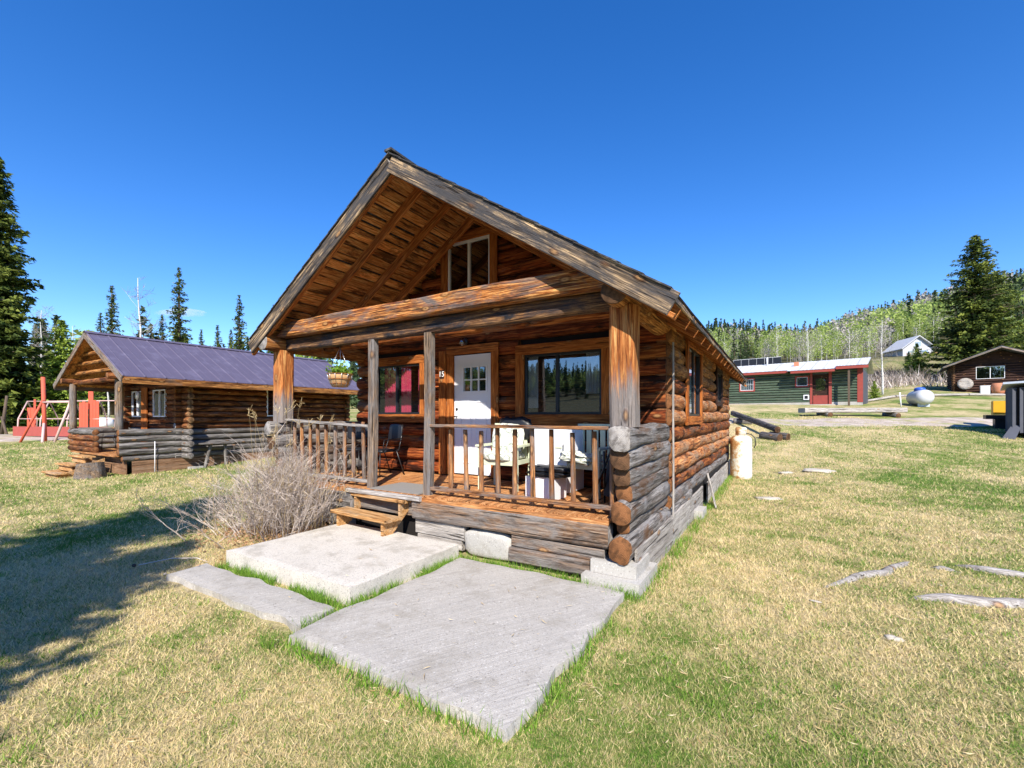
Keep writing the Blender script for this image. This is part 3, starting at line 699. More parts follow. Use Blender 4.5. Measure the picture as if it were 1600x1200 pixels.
# railings
def railing(x0, x1, zt, zb, bx, mt, zt1=None):
    board('handrail', (x0, -.0, zt), (x1, -.0, zt1 or zt), .095, .038, mt, cab, wob=.008, seed=int(x0 * 5))
    board('bottom_rail', (x0, 0, zb), (x1, 0, zb), .075, .045, 'baluster' if mt != 'rail_grey' else 'rail_grey', cab, wob=.008, seed=int(x0 * 5) + 1)
    for i, x in enumerate(bx):
        log('baluster', (x + random.uniform(-.01, .01), .03 + .045, zb - .01), (x + random.uniform(-.012, .012), .03 + .04, zt - .02 - random.uniform(0, .05)), .033, .028, mat='baluster', parent=cab, sides=8, rough=.8, flat=.12, knots=4, seg=10)
railing(-2.56, -.14, 1.525, .705, [-2.31, -2.06, -1.83, -1.58, -1.35, -1.10, -.86, -.60, -.35], 'baluster')
railing(-5.72, -3.74, 1.585, .705, [-5.64, -5.44, -5.22, -5.02, -4.81, -4.59, -4.38, -4.17, -3.95], 'rail_grey', 1.50)
log('rail_support', (-.14, .0, .62), (-.14, .0, 1.42), .028, mat='baluster', parent=cab, sides=8)
part('mat', box_me([(-3.62, -.10, .6225, -2.70, .52, .637)], ['mat']), cab, label='grey woven doormat at the top of the steps')

# roof: rafters, sheathing boards, covering, barge boards
RH = .165
yr = [-.27, .25, .84, 1.43] + [2.05 + .6 * i for i in range(14)]
for y in yr:
    for s_ in (1, -1):
        xe = (XR - .03) if s_ > 0 else (XL + .03)
        a = Vector((RXc + s_ * .02, y, roofz(RXc) - .055 - RH / 2 - .0)); b = Vector((xe, y, roofz(xe) - .055 - RH / 2))
        board('rafter', a, b, .042, RH, 'rafter', cab, up=(s_ * SL, 0, 1), seed=int(y * 3) % 3)
nrm_ang = math.atan(SL); cs, sn = math.cos(nrm_ang), math.sin(nrm_ang)
for s_ in (1, -1):
    Ls = ((XR if s_ > 0 else -XL) - (RXc if s_ > 0 else -RXc)) / cs
    d = .0; i = 0
    while d < Ls - .03:
        bw_ = min(random.uniform(.13, .20), Ls - d)
        x = RXc + s_ * (d + bw_ / 2) * cs; z = RZT - (d + bw_ / 2) * sn
        nx_, nz_ = s_ * sn, cs
        th = .022 + random.uniform(-.003, .003)
        p0 = (x - nx_ * .048, YF + .02 + random.uniform(-.01, .01), z - nz_ * .048); p1 = (p0[0], YB, p0[2])
        board('roof_board', p0, p1, bw_ - random.choice([.008, .014, .02, .034, .045]), th, 'sheath', cab, up=(nx_, 0, nz_), seed=i % 5, wob=.006)
        d += bw_; i += 1
    # covering laid in courses
    ncr = 16
    for c in range(ncr):
        d0 = Ls * c / ncr - (.03 if c else 0); d1 = Ls * (c + 1) / ncr + (.035 if c == ncr - 1 else 0)
        lift0, lift1 = -.018, -.008
        V = []; n = 40
        for k in range(n + 1):
            y = YF - .05 + (YB - YF + .1) * k / n; wv = mn.noise((y * 1.3, c * 1.7, s_)) * .010
            for dd, lf in ((d0, lift0), (d1, lift1 + wv * .5)):
                x = RXc + s_ * dd * cs; z = RZT - dd * sn; sag = 0
                V.append((x + s_ * sn * lf, y, z + cs * lf)); V.append((x + s_ * sn * (lf - .014), y, z + cs * (lf - .014)))
        F = []
        for k in range(n):
            a = k * 4; b = a + 4
            F += [(a, b, b + 2, a + 2), (a + 1, a + 3, b + 3, b + 1), (a + 2, b + 2, b + 3, a + 3), (a, a + 1, b + 1, b)]
        F += [(0, 2, 3, 1), (n * 4, n * 4 + 1, n * 4 + 3, n * 4 + 2)]
        part('roof_course', mesh_np('course', V, F, ['roof_black']), cab)
part('ridge_cap', box_me([(RXc - .06, YF - .06, RZT - .01, RXc + .06, YB + .04, RZT + .018)], ['roof_black']), cab)
for s_ in (1, -1):
    for y, nm in ((YF - .012, 'front'), (YB + .03, 'back')):
        xe = XR + .03 if s_ > 0 else XL - .03
        hb = .215
        a = Vector((RXc + s_ * .0, y, roofz(RXc) - .025 - hb / 2 / cs)); b = Vector((xe, y, roofz(xe) - .025 - hb / 2 / cs))
        board('barge_board', a, b, hb, .035, 'barge', cab, up=(0, -1, 0), wob=.006, seed=int(s_ * 2 + y), end='end_grey')
        board('barge_trim', a + Vector((0, -.0, -.10)), b + Vector((0, -.0, -.10)), .05, .05, 'rafter', cab, up=(0, -1, 0)).location.y += .045
# eave boards on both long sides
for s_, xe in ((1, XR), (-1, XL)):
    board('eave_board', (xe + s_ * .015, YF + .03, roofz(xe) - .10), (xe + s_ * .015, YB, roofz(xe) - .10), .05, .022, 'barge', cab, up=(s_, 0, 0), wob=.01)

# ---------------------------------------------------------------- windows and doors
def window(parent, corner, u, w_, h_, sash='black', nsash=2, tw=.15, trim='trim', curtain=None, tt=.035, deep=.05, split=.5, bars=None, name='window', inner=None, sill=None):
    """corner = lower left of the opening on the wall face, u = unit vector along the width seen from outside (left to right)"""
    u = Vector(u).normalized(); n = Vector((u.y, -u.x, 0))   # outward
    m = Matrix((u, -n, Vector((0, 0, 1)))).transposed().to_4x4(); m.translation = Vector(corner)
    f = .035
    L = [(0, .0, 0, w_, deep, f), (0, 0, h_ - f, w_, deep, h_), (0, 0, f, f, deep, h_ - f), (w_ - f, 0, f, w_, deep, h_ - f)]
    if nsash == 2: sx = w_ * split; L.append((sx - f * .6, .005, f, sx + f * .6, deep - .004, h_ - f))
    if bars:
        nxb, nzb = bars
        for i in range(1, nxb): L.append((w_ * i / nxb - .008, .008, f, w_ * i / nxb + .008, .03, h_ - f))
        for i in range(1, nzb): L.append((f, .009, h_ * i / nzb - .008, w_ - f, .029, h_ * i / nzb + .008))
    wo_ = part(name, box_me(L, [sash]), parent, m)
    bays = [(f, w_ * split - f * .6), (w_ * split + f * .6, w_ - f)] if nsash == 2 else [(f, w_ - f)]
    for k, (a, b) in enumerate(bays):
        yy = .022 + .012 * k
        V = [(a - .004, yy, f - .004), (b + .004, yy, f - .004), (b + .004, yy, h_ - f + .004), (a - .004, yy, h_ - f + .004)]
        V += [(x, y + .004, z) for x, y, z in V]
        part('pane', mesh_np('pane', V, [(0, 1, 2, 3), (7, 6, 5, 4), (0, 4, 5, 1), (2, 6, 7, 3), (1, 5, 6, 2), (3, 7, 4, 0)], ['glass']), wo_, m)
    if tw:
        z0, z1 = -tw, h_ + tw; up_ = tuple(n)
        W2 = lambda x, y, z: m @ Vector((x, y, z))
        board('trim_board', W2(-tw, -.012, -tw / 2 - .002), W2(w_ + tw, -.012, -tw / 2 - .002), tw, tt, trim, wo_, up=up_)
        board('trim_board', W2(-tw, -.012, h_ + tw / 2 + .002), W2(w_ + tw, -.012, h_ + tw / 2 + .002), tw, tt, trim, wo_, up=up_)
        board('trim_board', W2(-tw / 2 - .002, -.012, 0), W2(-tw / 2 - .002, -.012, h_), tw, tt, trim, wo_, up=up_)
        board('trim_board', W2(w_ + tw / 2 + .002, -.012, 0), W2(w_ + tw / 2 + .002, -.012, h_), tw, tt, trim, wo_, up=up_)
    for (c0, c1, cm, cz) in (curtain or []):
        V = []; F = []; nn = 26
        for i in range(nn + 1):
            x = c0 + (c1 - c0) * i / nn; y = .085 + .022 * math.sin(i * 1.45) + .008 * math.sin(i * 3.1)
            V += [(x, y, cz), (x, y, h_ - .02)]
        for i in range(nn): F.append((2 * i, 2 * i + 2, 2 * i + 3, 2 * i + 1))
        part('curtain', mesh_np('curtain', V, F, [cm], True), wo_, m)
    return wo_, m
fy = 1.60
window(cab, (-2.07, fy, 1.675), (1, 0, 0), 1.25, .925, tw=.155, split=.44, curtain=[(.98, 1.22, 'cloth_white', .3), (.02, .2, 'cloth_white', .1)])
window(cab, (-5.36, fy, 1.685), (1, 0, 0), 1.12, .92, tw=.15, split=.46, curtain=[(.12, .50, 'cloth_pink', .03), (.56, .82, 'cloth_pink', .03), (1.0, 1.10, 'cloth_pink', .03)])
window(cab, (-3.60, fy, 3.665), (1, 0, 0), .88, .96, sash='whiteframe', tw=.145)
window(cab, (.115, 2.86, 1.65), (0, 1, 0), 1.30, 1.10, tw=.14, curtain=[(.75, 1.2, 'cloth_white', .05)])
window(cab, (.115, 6.68, 1.98), (0, 1, 0), .98, .68, tw=.10, trim='darkbrown_log')
# door: slab, six panes, trim, handle
dx0, dx1, dz0, dz1 = -3.47, -2.70, .67, 2.685
dm = T(dx0, 1.615, dz0); dw, dh = dx1 - dx0, dz1 - dz0
gx0, gx1, gz0, gz1 = .20, .66, 1.40, 1.80
L = [(0, 0, 0, dw, .045, gz0), (0, 0, gz1, dw, .045, dh), (0, 0, gz0, gx0, .045, gz1), (gx1, 0, gz0, dw, .045, gz1)]
for i in (1, 2): x = gx0 + (gx1 - gx0) * i / 3; L.append((x - .011, -.004, gz0, x + .011, .03, gz1))
zc = (gz0 + gz1) / 2 - .01; L.append((gx0, -.003, zc - .010, gx1, .029, zc + .010))
L += [(gx0 - .03, -.012, gz0 - .03, gx1 + .03, -.001, gz0), (gx0 - .03, -.012, gz1, gx1 + .03, -.001, gz1 + .03), (gx0 - .03, -.012, gz0, gx0, -.001, gz1), (gx1, -.012, gz0, gx1 + .03, -.001, gz1)]
for (a, b) in ((.14, .36), (.45, .67)): L += [(a, -.009, .18, a + .012, -.001, 1.22), (b - .012, -.009, .18, b, -.001, 1.22), (a, -.0092, .18, b, -.0012, .192), (a, -.0092, 1.208, b, -.0012, 1.22)]
door = part('door', box_me(L, ['white']), cab, dm)
for i in range(3):
    for j, (a, b) in enumerate(((gz0, zc), (zc, gz1))):
        x = gx0 + (gx1 - gx0) * i / 3
        part('pane', box_me([(x + .005, .012, a + .005, x + (gx1 - gx0) / 3 - .005, .017, b - .005)], ['glass']), door, dm)
part('handle', tubes_me([([(.06, -.07, .98), (.06, -.07, .96)], .022), ([(.06, 0, .97), (.06, -.06, .97)], .010), ([(.06, -.002, 1.1), (.06, -.02, 1.1)], .02)], 'blackmetal', 10), door, dm)
for a, b, w_ in (((-3.545, fy + .0, .64), (-3.545, fy, 2.70), .14), ((-2.625, fy, .64), (-2.625, fy, 2.70), .14), ((-3.62, fy, 2.775), (-2.55, fy, 2.775), .145)):
    board('door_trim', a, b, w_, .05, 'trim', cab, up=(0, -1, 0))
board('door_trim', (-3.71, fy - .01, .64), (-3.71, fy - .01, 2.78), .15, .05, 'trim', cab, up=(0, -1, 0))
board('threshold', (-3.5, 1.55, .635), (-2.68, 1.55, .635), .12, .03, 'deck', cab)
part('loft_shade', box_me([(-4.0, 1.95, 2.96, -2.2, 1.99, 4.75)], ['dark']), cab)  # black panel added behind the gable window, paints the loft in shade
# house number, black plate with pale digits, one above the other as on the post
hn = part('house_number', box_me([(-3.76, 1.560, 2.30, -3.66, 1.5635, 2.45)], ['darkbrown_log']), cab)
def text_obj(body, size, mw, mat, parent, depth=.002):
    cu = bpy.data.curves.new('text', 'FONT'); cu.body = body; cu.size = size; cu.extrude = depth; cu.align_x = 'CENTER'; cu.align_y = 'CENTER'
    to = bpy.data.objects.new('tmp', cu); link(to); dg = bpy.context.evaluated_depsgraph_get(); me = bpy.data.meshes.new_from_object(to.evaluated_get(dg))
    bpy.data.objects.remove(to); me.materials.clear(); me.materials.append(M[mat]); return part('digits', me, parent, mw)
text_obj('15', .13, Matrix.Translation((-3.71, 1.557, 2.375)) @ Matrix.Rotation(math.radians(90), 4, 'X'), 'whiteframe', hn)
# porch light
pl = part('porch_light', lathe_me([(.055, 0), (.055, .02), (.03, .03)], ['blackmetal'], 16), cab, T(-3.19, 1.56, 2.90) @ Matrix.Rotation(math.radians(90), 4, 'X'))
part('lamp_globe', blob_me(.055, .055, .06, 'glass', 0, 0, 1, 16, 10), pl, T(-3.19, 1.47, 2.88))

# ---------------------------------------------------------------- wooden steps
st = thing('wooden_steps', (-3.42, -.4, .135), 'small two-tread wooden steps on the concrete landing before the porch', 'steps', rz=math.radians(-4))
sm_ = W[st]
def SP(x, y, z): return sm_ @ Vector((x, y, z))
for (ya, yb, z) in ((-.10, .17, .195), (.20, .47, .395)):
    board('tread', SP(-.58, (ya + yb) / 2, z), SP(.56, (ya + yb) / 2, z), yb - ya, .045, 'step', st, seed=int(z * 10), wob=.004)
V0 = [(-.06, 0), (.10, 0), (.48, .37), (.22, .37), (.22, .17), (-.06, .17)]
for x in (-.47, .47):
    V = [(x - .02, y, z) for y, z in V0] + [(x + .02, y, z) for y, z in V0]; n = len(V0)
    F = [(0, 1, 2, 3, 4), (0, 4, 5), (n + 4, n + 3, n + 2, n + 1, n), (n + 5, n + 4, n)] + [(i, n + i, n + (i + 1) % n, (i + 1) % n) for i in range(n)]
    V = [tuple(sm_ @ Vector(q)) for q in V]
    part('side_board', mesh_np('stringer', [tuple(sm_.inverted() @ Vector(q)) for q in V], F, ['step']), st, sm_)
board('back_board', SP(-.45, .42, .28), SP(.45, .42, .28), .16, .022, 'step', st, up=(0, -1, 0))

# ---------------------------------------------------------------- porch furniture
def metal_chair(name, loc, rz, label, scale=1.0, group=None):
    t = thing(name, loc, label, 'chair', group, rz); m = W[t]
    part('seat', blob_me(.22, .21, .025, 'black', 1, .05, 1, 20, 8, .55), t, m @ T(0, 0, .43))
    part('backrest', blob_me(.21, .018, .15, 'black', 3, .05, 1, 20, 10, .5), t, m @ T(0, .23, .74) @ Matrix.Rotation(-.15, 4, 'X'))
    fr = []
    for s_ in (-1, 1):
        fr.append(([(s_ * .22, -.21, 0), (s_ * .22, -.2, .41), (s_ * .21, .16, .43), (s_ * .2, .21, .6), (s_ * .19, .26, .88)], .011))
        fr.append(([(s_ * .22, .27, 0), (s_ * .21, .12, .42)], .011))
        fr.append(([(s_ * .235, -.16, .43), (s_ * .245, -.14, .62), (s_ * .245, .2, .64)], .009))
    part('frame', tubes_me(fr, 'blackmetal', 6), t, m)
    return t
c1 = metal_chair('patio_chair', (-4.55, 1.02, .622), math.radians(-12), 'black metal chair with a rounded back under the small porch window')
c2 = metal_chair('patio_chair', (-5.28, .95, .622), math.radians(25), 'black metal chair at the left end of the porch behind the bleached rail')
def arm_chair(loc, rz, label):
    t = thing('armchair', loc, label, 'chair', None, rz); m = W[t]; G = 'pale_green'
    for s_ in (-1, 1):
        for y, h in ((-.24, .60), (.24, .60)):
            part('leg', box_me([(s_ * .28 - .022, y - .022, 0, s_ * .28 + .022, y + .022, h)], [G]), t, m)
        part('armrest', box_me([(s_ * .28 - .05, -.29, .602, s_ * .28 + .05, .28, .628)], [G]), t, m)
        part('side_rail', box_me([(s_ * .28 - .012, -.215, .36, s_ * .28 + .012, .215, .42)], [G]), t, m)
    part('seat_rail', box_me([(-.255, -.255, .35, .255, -.23, .42)], [G]), t, m)
    for i in range(5):
        part('slat', box_me([(-.25 + i * .105, .22, .42, -.25 + i * .105 + .07, .24, .86)], [G]), t, m)
    part('top_rail', box_me([(-.28, .215, .862, .28, .245, .92)], [G]), t, m)
    part('seat', box_me([(-.25, -.225, .38, .25, .21, .40)], [G]), t, m)
    return t
a1 = arm_chair((-2.02, .95, .622), math.radians(6), 'pale green wooden armchair right of the door with a white leaf-print cushion')
a2 = arm_chair((-.84, 1.12, .622), math.radians(-8), 'pale green wooden armchair at the right end of the porch beside the black folding frame')
def cushion_me(sx, sy, sz, mat, seed, amp=.12): return blob_me(sx, sy, sz, mat, seed, amp, 3.2, 28, 16, .55)
k1 = thing('cushion', (-2.02, .93, 1.03), 'white and grey leaf-print cushion filling the armchair beside the door', 'cushion', rz=math.radians(6))
part('seat_pad', cushion_me(.255, .27, .07, 'floral', 2), k1, W[k1] @ T(0, -.02, .06))
part('back_pad', cushion_me(.25, .06, .24, 'floral', 8), k1, W[k1] @ T(0, .10, .27) @ Matrix.Rotation(-.2, 4, 'X'))
k2 = part('cushion', cushion_me(.24, .20, .06, 'floral', 21, .5), None, T(-.86, .95, 1.11) @ Matrix.Rotation(.12, 4, 'Y')); props(k2, 'crumpled leaf-print cushion lying on the right-hand armchair', 'cushion')
j1 = part('jacket', blob_me(.27, .07, .16, 'black', 14, .3, 3, 26, 14, .7), None, T(-2.0, 1.20, 1.47)); props(j1, 'black cloth draped over the back of the armchair beside the door', 'cloth')
cb = thing('white_cabinet', (-1.29, 1.15, .622), 'tall plain white cabinet standing under the large porch window', 'cabinet', rz=math.radians(-3)); m = W[cb]
part('body', box_me([(-.27, -.24, .02, .27, .26, .86)], ['white']), cb, m)
part('door', box_me([(-.268, -.262, .03, .268, -.243, .855)], ['white']), cb, m)
part('handle', box_me([(.22, -.285, .5, .235, -.263, .66)], ['steel']), cb, m)
bx = part('storage_box', box_me([(-.21, -.15, 0, .21, .15, .27)], ['white']), None, T(-1.20, .60, .623) @ RZ(-.05)); props(bx, 'low white box on the deck with a folded black cushion on top', 'box')
fc = thing('folded_cushion', (-1.12, .58, .895), 'folded charcoal cushion lying on the low white box', 'cushion')
part('lower_pad', cushion_me(.28, .17, .035, 'black', 4, .3), fc, W[fc] @ T(0, 0, .035)); part('upper_pad', cushion_me(.27, .165, .035, 'black', 9, .3), fc, W[fc] @ T(.01, 0, .10))
fd = thing('folding_chair', (-.37, .52, .622), 'black folding chair frame leaning beside the right porch post', 'chair', rz=math.radians(-20)); m = W[fd]
part('frame', tubes_me([([(-.18, -.1, 0), (.02, .15, .80)], .013), ([(.20, -.1, 0), (.10, .18, .80)], .013), ([(.02, .15, .8), (.10, .18, .8)], .013), ([(-.12, .1, 0), (-.05, .0, .62)], .012), ([(.16, .14, 0), (.12, .0, .62)], .012)], 'blackmetal', 6), fd, m)
part('seat', box_me([(-.10, .03, .10, .16, .06, .52)], ['black']), fd, m @ Matrix.Rotation(-.2, 4, 'X')); part('backrest', box_me([(-.05, .1, .56, .14, .13, .78)], ['black']), fd, m)
gb = part('bag', blob_me(.14, .13, .26, 'black', 31, .3, 2.2, 20, 14, .7), None, T(-.30, 1.05, .90)); props(gb, 'black bag standing in the right corner of the porch', 'bag')
lf = part('planks_on_deck', box_me([(-1.05, .05, 0, -.45, .19, .02)], ['deck']), None, T(0, .0, .623) @ RZ(-.12)); props(lf, 'loose board lying on the porch deck under the right railing', 'board')
# hanging basket
hb = thing('hanging_basket', (-4.52, .10, 2.10), 'hanging planter basket with green leaves under the left porch beam', 'planter'); m = W[hb]
part('bowl', lathe_me([(.10, 0), (.135, .04), (.165, .13), (.18, .19), (.165, .19), (.12, .10)], ['coir'], 24), hb, m)
rib = []
for i in range(12):
    a = i * math.pi / 6; rib.append(([(.105 * math.cos(a), .105 * math.sin(a), -.004), (.145 * math.cos(a), .145 * math.sin(a), .05), (.178 * math.cos(a), .178 * math.sin(a), .14), (.19 * math.cos(a), .19 * math.sin(a), .2)], .005))
part('ribs', tubes_me(rib, 'steel', 5), hb, m)
rg = []
for r, z in ((.19, .20), (.172, .12), (.142, .05)): rg.append(([(r * math.cos(a * math.pi / 12), r * math.sin(a * math.pi / 12), z) for a in range(25)], .005))
part('rings', tubes_me(rg, 'rafter', 5), hb, m)
part('chain', tubes_me([([(.18 * math.cos(a), .18 * math.sin(a), .2), (0, 0, .62)], .003) for a in (.3, 2.4, 4.5)], 'steel', 5), hb, m)
def leaf_tris(n, fn, size, seed, flat=.5):
    r = np.random.default_rng(seed); c = np.array([fn(r) for _ in range(n)]); a = r.normal(size=(n, 3)); a[:, 2] *= flat; a /= np.linalg.norm(a, axis=1)[:, None]
    b = r.normal(size=(n, 3)); b -= (b * a).sum(1)[:, None] * a; b /= np.linalg.norm(b, axis=1)[:, None]
    s_ = size * r.uniform(.6, 1.4, n)[:, None]
    v = np.stack([c + a * s_, c - a * s_ * .3 + b * s_ * .4, c - a * s_ * .3 - b * s_ * .4], 1).reshape(-1, 3); return v, r.random(n)
v, rn = leaf_tris(420, lambda r: (r.normal() * .075, r.normal() * .075, .22 + abs(r.normal()) * .05), .035, 5)
part('foliage', fast_tris('leaves', v, ['weed'], rn), hb, m)

# tall gas cylinder at the back corner
gc = thing('gas_cylinder', (.46, 9.15, gz(.46, 9.15) - .02), 'tall rusty white gas cylinder standing at the back corner of the log cabin', 'gas cylinder', rz=-.4); m = W[gc]
part('body', lathe_me([(.24, 0), (.25, .03), (.25, .05), (.265, .07), (.268, .10), (.268, 1.06), (.255, 1.12), (.19, 1.17), (.10, 1.20)], ['rust_tank'], 40), gc, m)
part('collar', lathe_me([(.13, 1.16), (.135, 1.16), (.14, 1.38), (.11, 1.41), (.10, 1.40), (.10, 1.2)], ['rust_tank'], 24), gc, m)
part('hose', tubes_me([([(.1, 0, 1.25), (.26, .02, 1.22), (.36, .03, 1.12), (.37, .03, .95), (.33, .03, .86)], .012)], 'black', 6), gc, m)

# ---------------------------------------------------------------- second cabin
X2 = -13.6; c2o = thing('second_cabin', (-15.4, .3, 0), 'smaller log cabin with a purple metal roof left of the main cabin', 'cabin')
def L2(*a, **k): return log('log', *a, parent=c2o, sides=10, rough=.7, knots=4, seg=k.pop('seg', 14), **k)
rz2 = [.50 + .172 * i for i in range(13)]
openw = [(4.15, 5.0, 1.62, 2.62)]
for i, z in enumerate(rz2):
    mt = 'log2g' if z < 1.25 else 'log2'
    for a, b in ([(1.5, 7.5)] if not (z > 1.56 and z < 2.66) else [(1.5, 4.15), (5.0, 7.5)]):
        L2((X2, a, z), (X2, b, z), .084, .080, mat=mt, end='end_grey' if z < 1.4 else 'end_warm')
    segs = [(-17.2, X2 + .46)] if not (1.60 < z < 2.46) else [(-16.2, -15.42), (-14.55, X2 + .46)]
    if z < 2.4 : segs = [(a, b) for a, b in segs]
    dd = -.05 * (i % 2) - .04 * random.random()
    for a, b in segs: L2((a, 1.72, z + .0), (b + (dd if b > X2 else 0), 1.72, z), .088, mat=mt, end='end_grey' if z < 1.25 else 'end_pale')
    L2((-17.2, 1.5, z), (-17.2, 7.5, z), .088, mat=mt, seg=5); L2((-17.4, 7.36, z), (X2 + .2, 7.36, z), .088, mat=mt, end='end_warm', seg=6)
# porch half walls
for i in range(4):
    z = .68 + .175 * i
    L2((X2, .22, z), (X2, 1.7, z), .09, mat='log2g', end='end_warm')
    L2((-17.2, .22, z), (-17.2, 1.7, z), .09, mat='log2g')
    L2((-17.4, .27, z - (.02 if i else 0)), (-15.35, .27, z - (.02 if i else 0)), .085, mat='log2g' if i == 3 else 'log2', end='end_warm')
L2((X2, .30, .505), (X2, 1.65, .505), .075, mat='log2g')
part('log_gap_shade', box_me([(-17.22, 1.72, .3, -13.62, 1.76, 1.62), (-17.22, 1.72, 2.46, -13.62, 1.76, 2.78), (-17.22, 1.721, 1.62, -17.02, 1.759, 2.46), (-16.2, 1.721, 1.62, -15.42, 1.759, 2.46), (-14.55, 1.721, 1.62, -13.62, 1.759, 2.46),
     (-13.66, 1.8, .3, -13.62, 4.15, 2.78), (-13.66, 4.15, .3, -13.62, 5.0, 1.6), (-13.66, 4.15, 2.62, -13.62, 5.0, 2.78), (-13.66, 5.0, .3, -13.62, 7.3, 2.78), (-17.24, 1.8, .3, -17.2, 7.3, 2.78), (-17.2, 7.34, .3, -13.6, 7.38, 2.78)], ['core']), c2o)  # set back and near-black, paints the shade between these logs
for (a, b) in ((.50, 2.95), (2.97, 5.4), (5.42, 7.55)):
    board('skirt_board', (X2 + .06, a, .23), (X2 + .06, b, .25), .40, .03, 'brown_skirt', c2o, up=(1, 0, 0), seed=int(a)); board('skirt_board', (X2 + .05, a, -.10), (X2 + .05, b, -.06), .30, .03, 'brown_skirt', c2o, up=(1, 0, 0), seed=int(a) + 3)
board('skirt_board', (-17.1, .40, .18), (-13.62, .40, .18), .74, .03, 'brown_skirt', c2o, up=(0, -1, 0))
part('deck', box_me([(-17.1, .18, .56, -13.72, 1.66, .60)], ['deck']), c2o)
for x, mt in ((-13.66, 'post_grey'), (-17.18, 'post_grey')): log('porch_post', (x, .26, 1.28), (x, .26, 2.62), .09, .085, mat=mt, end='end_grey', parent=c2o, sides=12)
# gable: tie logs and roof
RX2, RZ2, S2 = -15.4, 4.02, .515; XR2, XL2 = -12.78, -18.05
def r2(x, off=0): return RZ2 - S2 * abs(x - RX2) - off
for z in (2.66, 2.93, 3.20, 3.47, 3.72):
    hw = (RZ2 - .12 - z) / S2; log('gable_log', (RX2 - min(hw, 2.1), .30, z), (RX2 + min(hw, 2.1), .30, z), .055 if z > 2.8 else .07, mat='log_gold' if z > 2.8 else 'log2', parent=c2o, sides=9, seg=12)
for z in [2.86 + .17 * i for i in range(6)]:
    hw = (RZ2 - .14 - z) / S2
    for y in (1.74, 7.36): L2((RX2 - hw, y, z), (RX2 + hw, y, z), .088, mat='log2', seg=6)
for x in (X2, -17.2): log('plate_log', (x, .0, 2.70), (x, 7.6, 2.72), .085, mat='log2', parent=c2o, sides=10, seg=10)
cs2 = math.cos(math.atan(S2))
for s_, xe in ((1, XR2), (-1, XL2)):
    y0, y1 = .05, 7.78; np_ = 17; pw = (y1 - y0) / np_
    for i in range(np_):
        a, b = y0 + i * pw, y0 + (i + 1) * pw
        prof = [(a, 0), (a + .03, .018), (a + .06, 0), (a + pw / 2 - .015, 0), (a + pw / 2, .006), (a + pw / 2 + .015, 0), (b, 0)]
        V = []
        for y, h in prof: V += [(RX2, y, RZ2 + h), (xe, y, r2(xe) + h), (RX2, y, RZ2 + h - .02), (xe, y, r2(xe) + h - .02)]
        F = []
        for k in range(len(prof) - 1):
            q = 4 * k; F += [(q, q + 1, q + 5, q + 4), (q + 2, q + 6, q + 7, q + 3), (q + 1, q + 3, q + 7, q + 5)]
        part('roof_panel', mesh_np('panel', V, F, ['purple']), c2o)
    part('roof_deck', mesh_np('deck', [(RX2, y0 + .02, RZ2 - .03), (xe - s_ * .03, y0 + .02, r2(xe) - .03), (xe - s_ * .03, y1 - .02, r2(xe) - .03), (RX2, y1 - .02, RZ2 - .03)] + [(RX2, y0 + .02, RZ2 - .07), (xe - s_ * .03, y0 + .02, r2(xe) - .07), (xe - s_ * .03, y1 - .02, r2(xe) - .07), (RX2, y1 - .02, RZ2 - .07)], [(0, 1, 2, 3), (7, 6, 5, 4), (0, 4, 5, 1), (1, 5, 6, 2), (2, 6, 7, 3)], ['sheath']), c2o)
    board('fascia', (xe + s_ * .0, y0 + .01, r2(xe) - .11), (xe, y1, r2(xe) - .11), .17, .03, 'log_gold' if s_ > 0 else 'sill', c2o, up=(s_, 0, 0), wob=.01, seed=77)
    for y in (y0 - .01, y1 + .01): board('barge_board', (RX2, y, RZ2 - .09), (xe, y, r2(xe) - .09), .16, .028, 'sill', c2o, up=(0, -1, 0))
part('ridge_cap', mesh_np('cap', [(RX2 - .13, .03, RZ2 - .035), (RX2, .03, RZ2 + .035), (RX2 + .13, .03, RZ2 - .035), (RX2 - .13, 7.8, RZ2 - .035), (RX2, 7.8, RZ2 + .035), (RX2 + .13, 7.8, RZ2 - .035)], [(0, 1, 4, 3), (1, 2, 5, 4), (0, 3, 5, 2)], ['purple']), c2o)
window(c2o, (X2 + .07, 4.15, 1.64), (0, 1, 0), .80, .96, sash='whiteframe', tw=0)
window(c2o, (-17.0, 1.63, 1.62), (1, 0, 0), .80, .84, sash='whiteframe', tw=0)
window(c2o, (-15.40, 1.63, 1.62), (1, 0, 0), .84, .84, sash='whiteframe', tw=0)
board('door_panel', (-15.93, 1.60, .62), (-15.93, 1.60, 2.55), .42, .03, 'trim', c2o, up=(0, -1, 0))
part('wall_plate', lathe_me([(.14, 0), (.14, .02)], ['white'], 20), c2o, T(-16.45, 1.60, 2.32) @ Matrix.Rotation(math.radians(90), 4, 'X'))
# its steps, stump, chairs, slab
s2s = thing('porch_steps', (-15.0, -.2, 0), 'brown wooden steps with three treads before the second cabin porch', 'steps')
for i in range(3):
    z = .17 + .19 * i; y = -.66 + .27 * i
    board('tread', (-15.45 - .05 * i, y, z), (-14.35 - .05 * i, y, z), .28, .04, 'step', s2s); board('riser', (-15.4 - .05 * i, y - .06, z - .09), (-14.4 - .05 * i, y - .06, z - .10), .15, .022, 'step', s2s, up=(0, -1, 0))
for x in (-15.4, -14.45): part('side_board', mesh_np('s', [(x - .02, -.7, 0), (x - .02, .2, 0), (x - .02, .2, .5), (x - .02, -.7, .12), (x + .02, -.7, 0), (x + .02, .2, 0), (x + .02, .2, .5), (x + .02, -.7, .12)], [(0, 1, 2, 3), (7, 6, 5, 4), (0, 4, 5, 1), (1, 5, 6, 2), (2, 6, 7, 3), (3, 7, 4, 0)], ['step']), s2s)
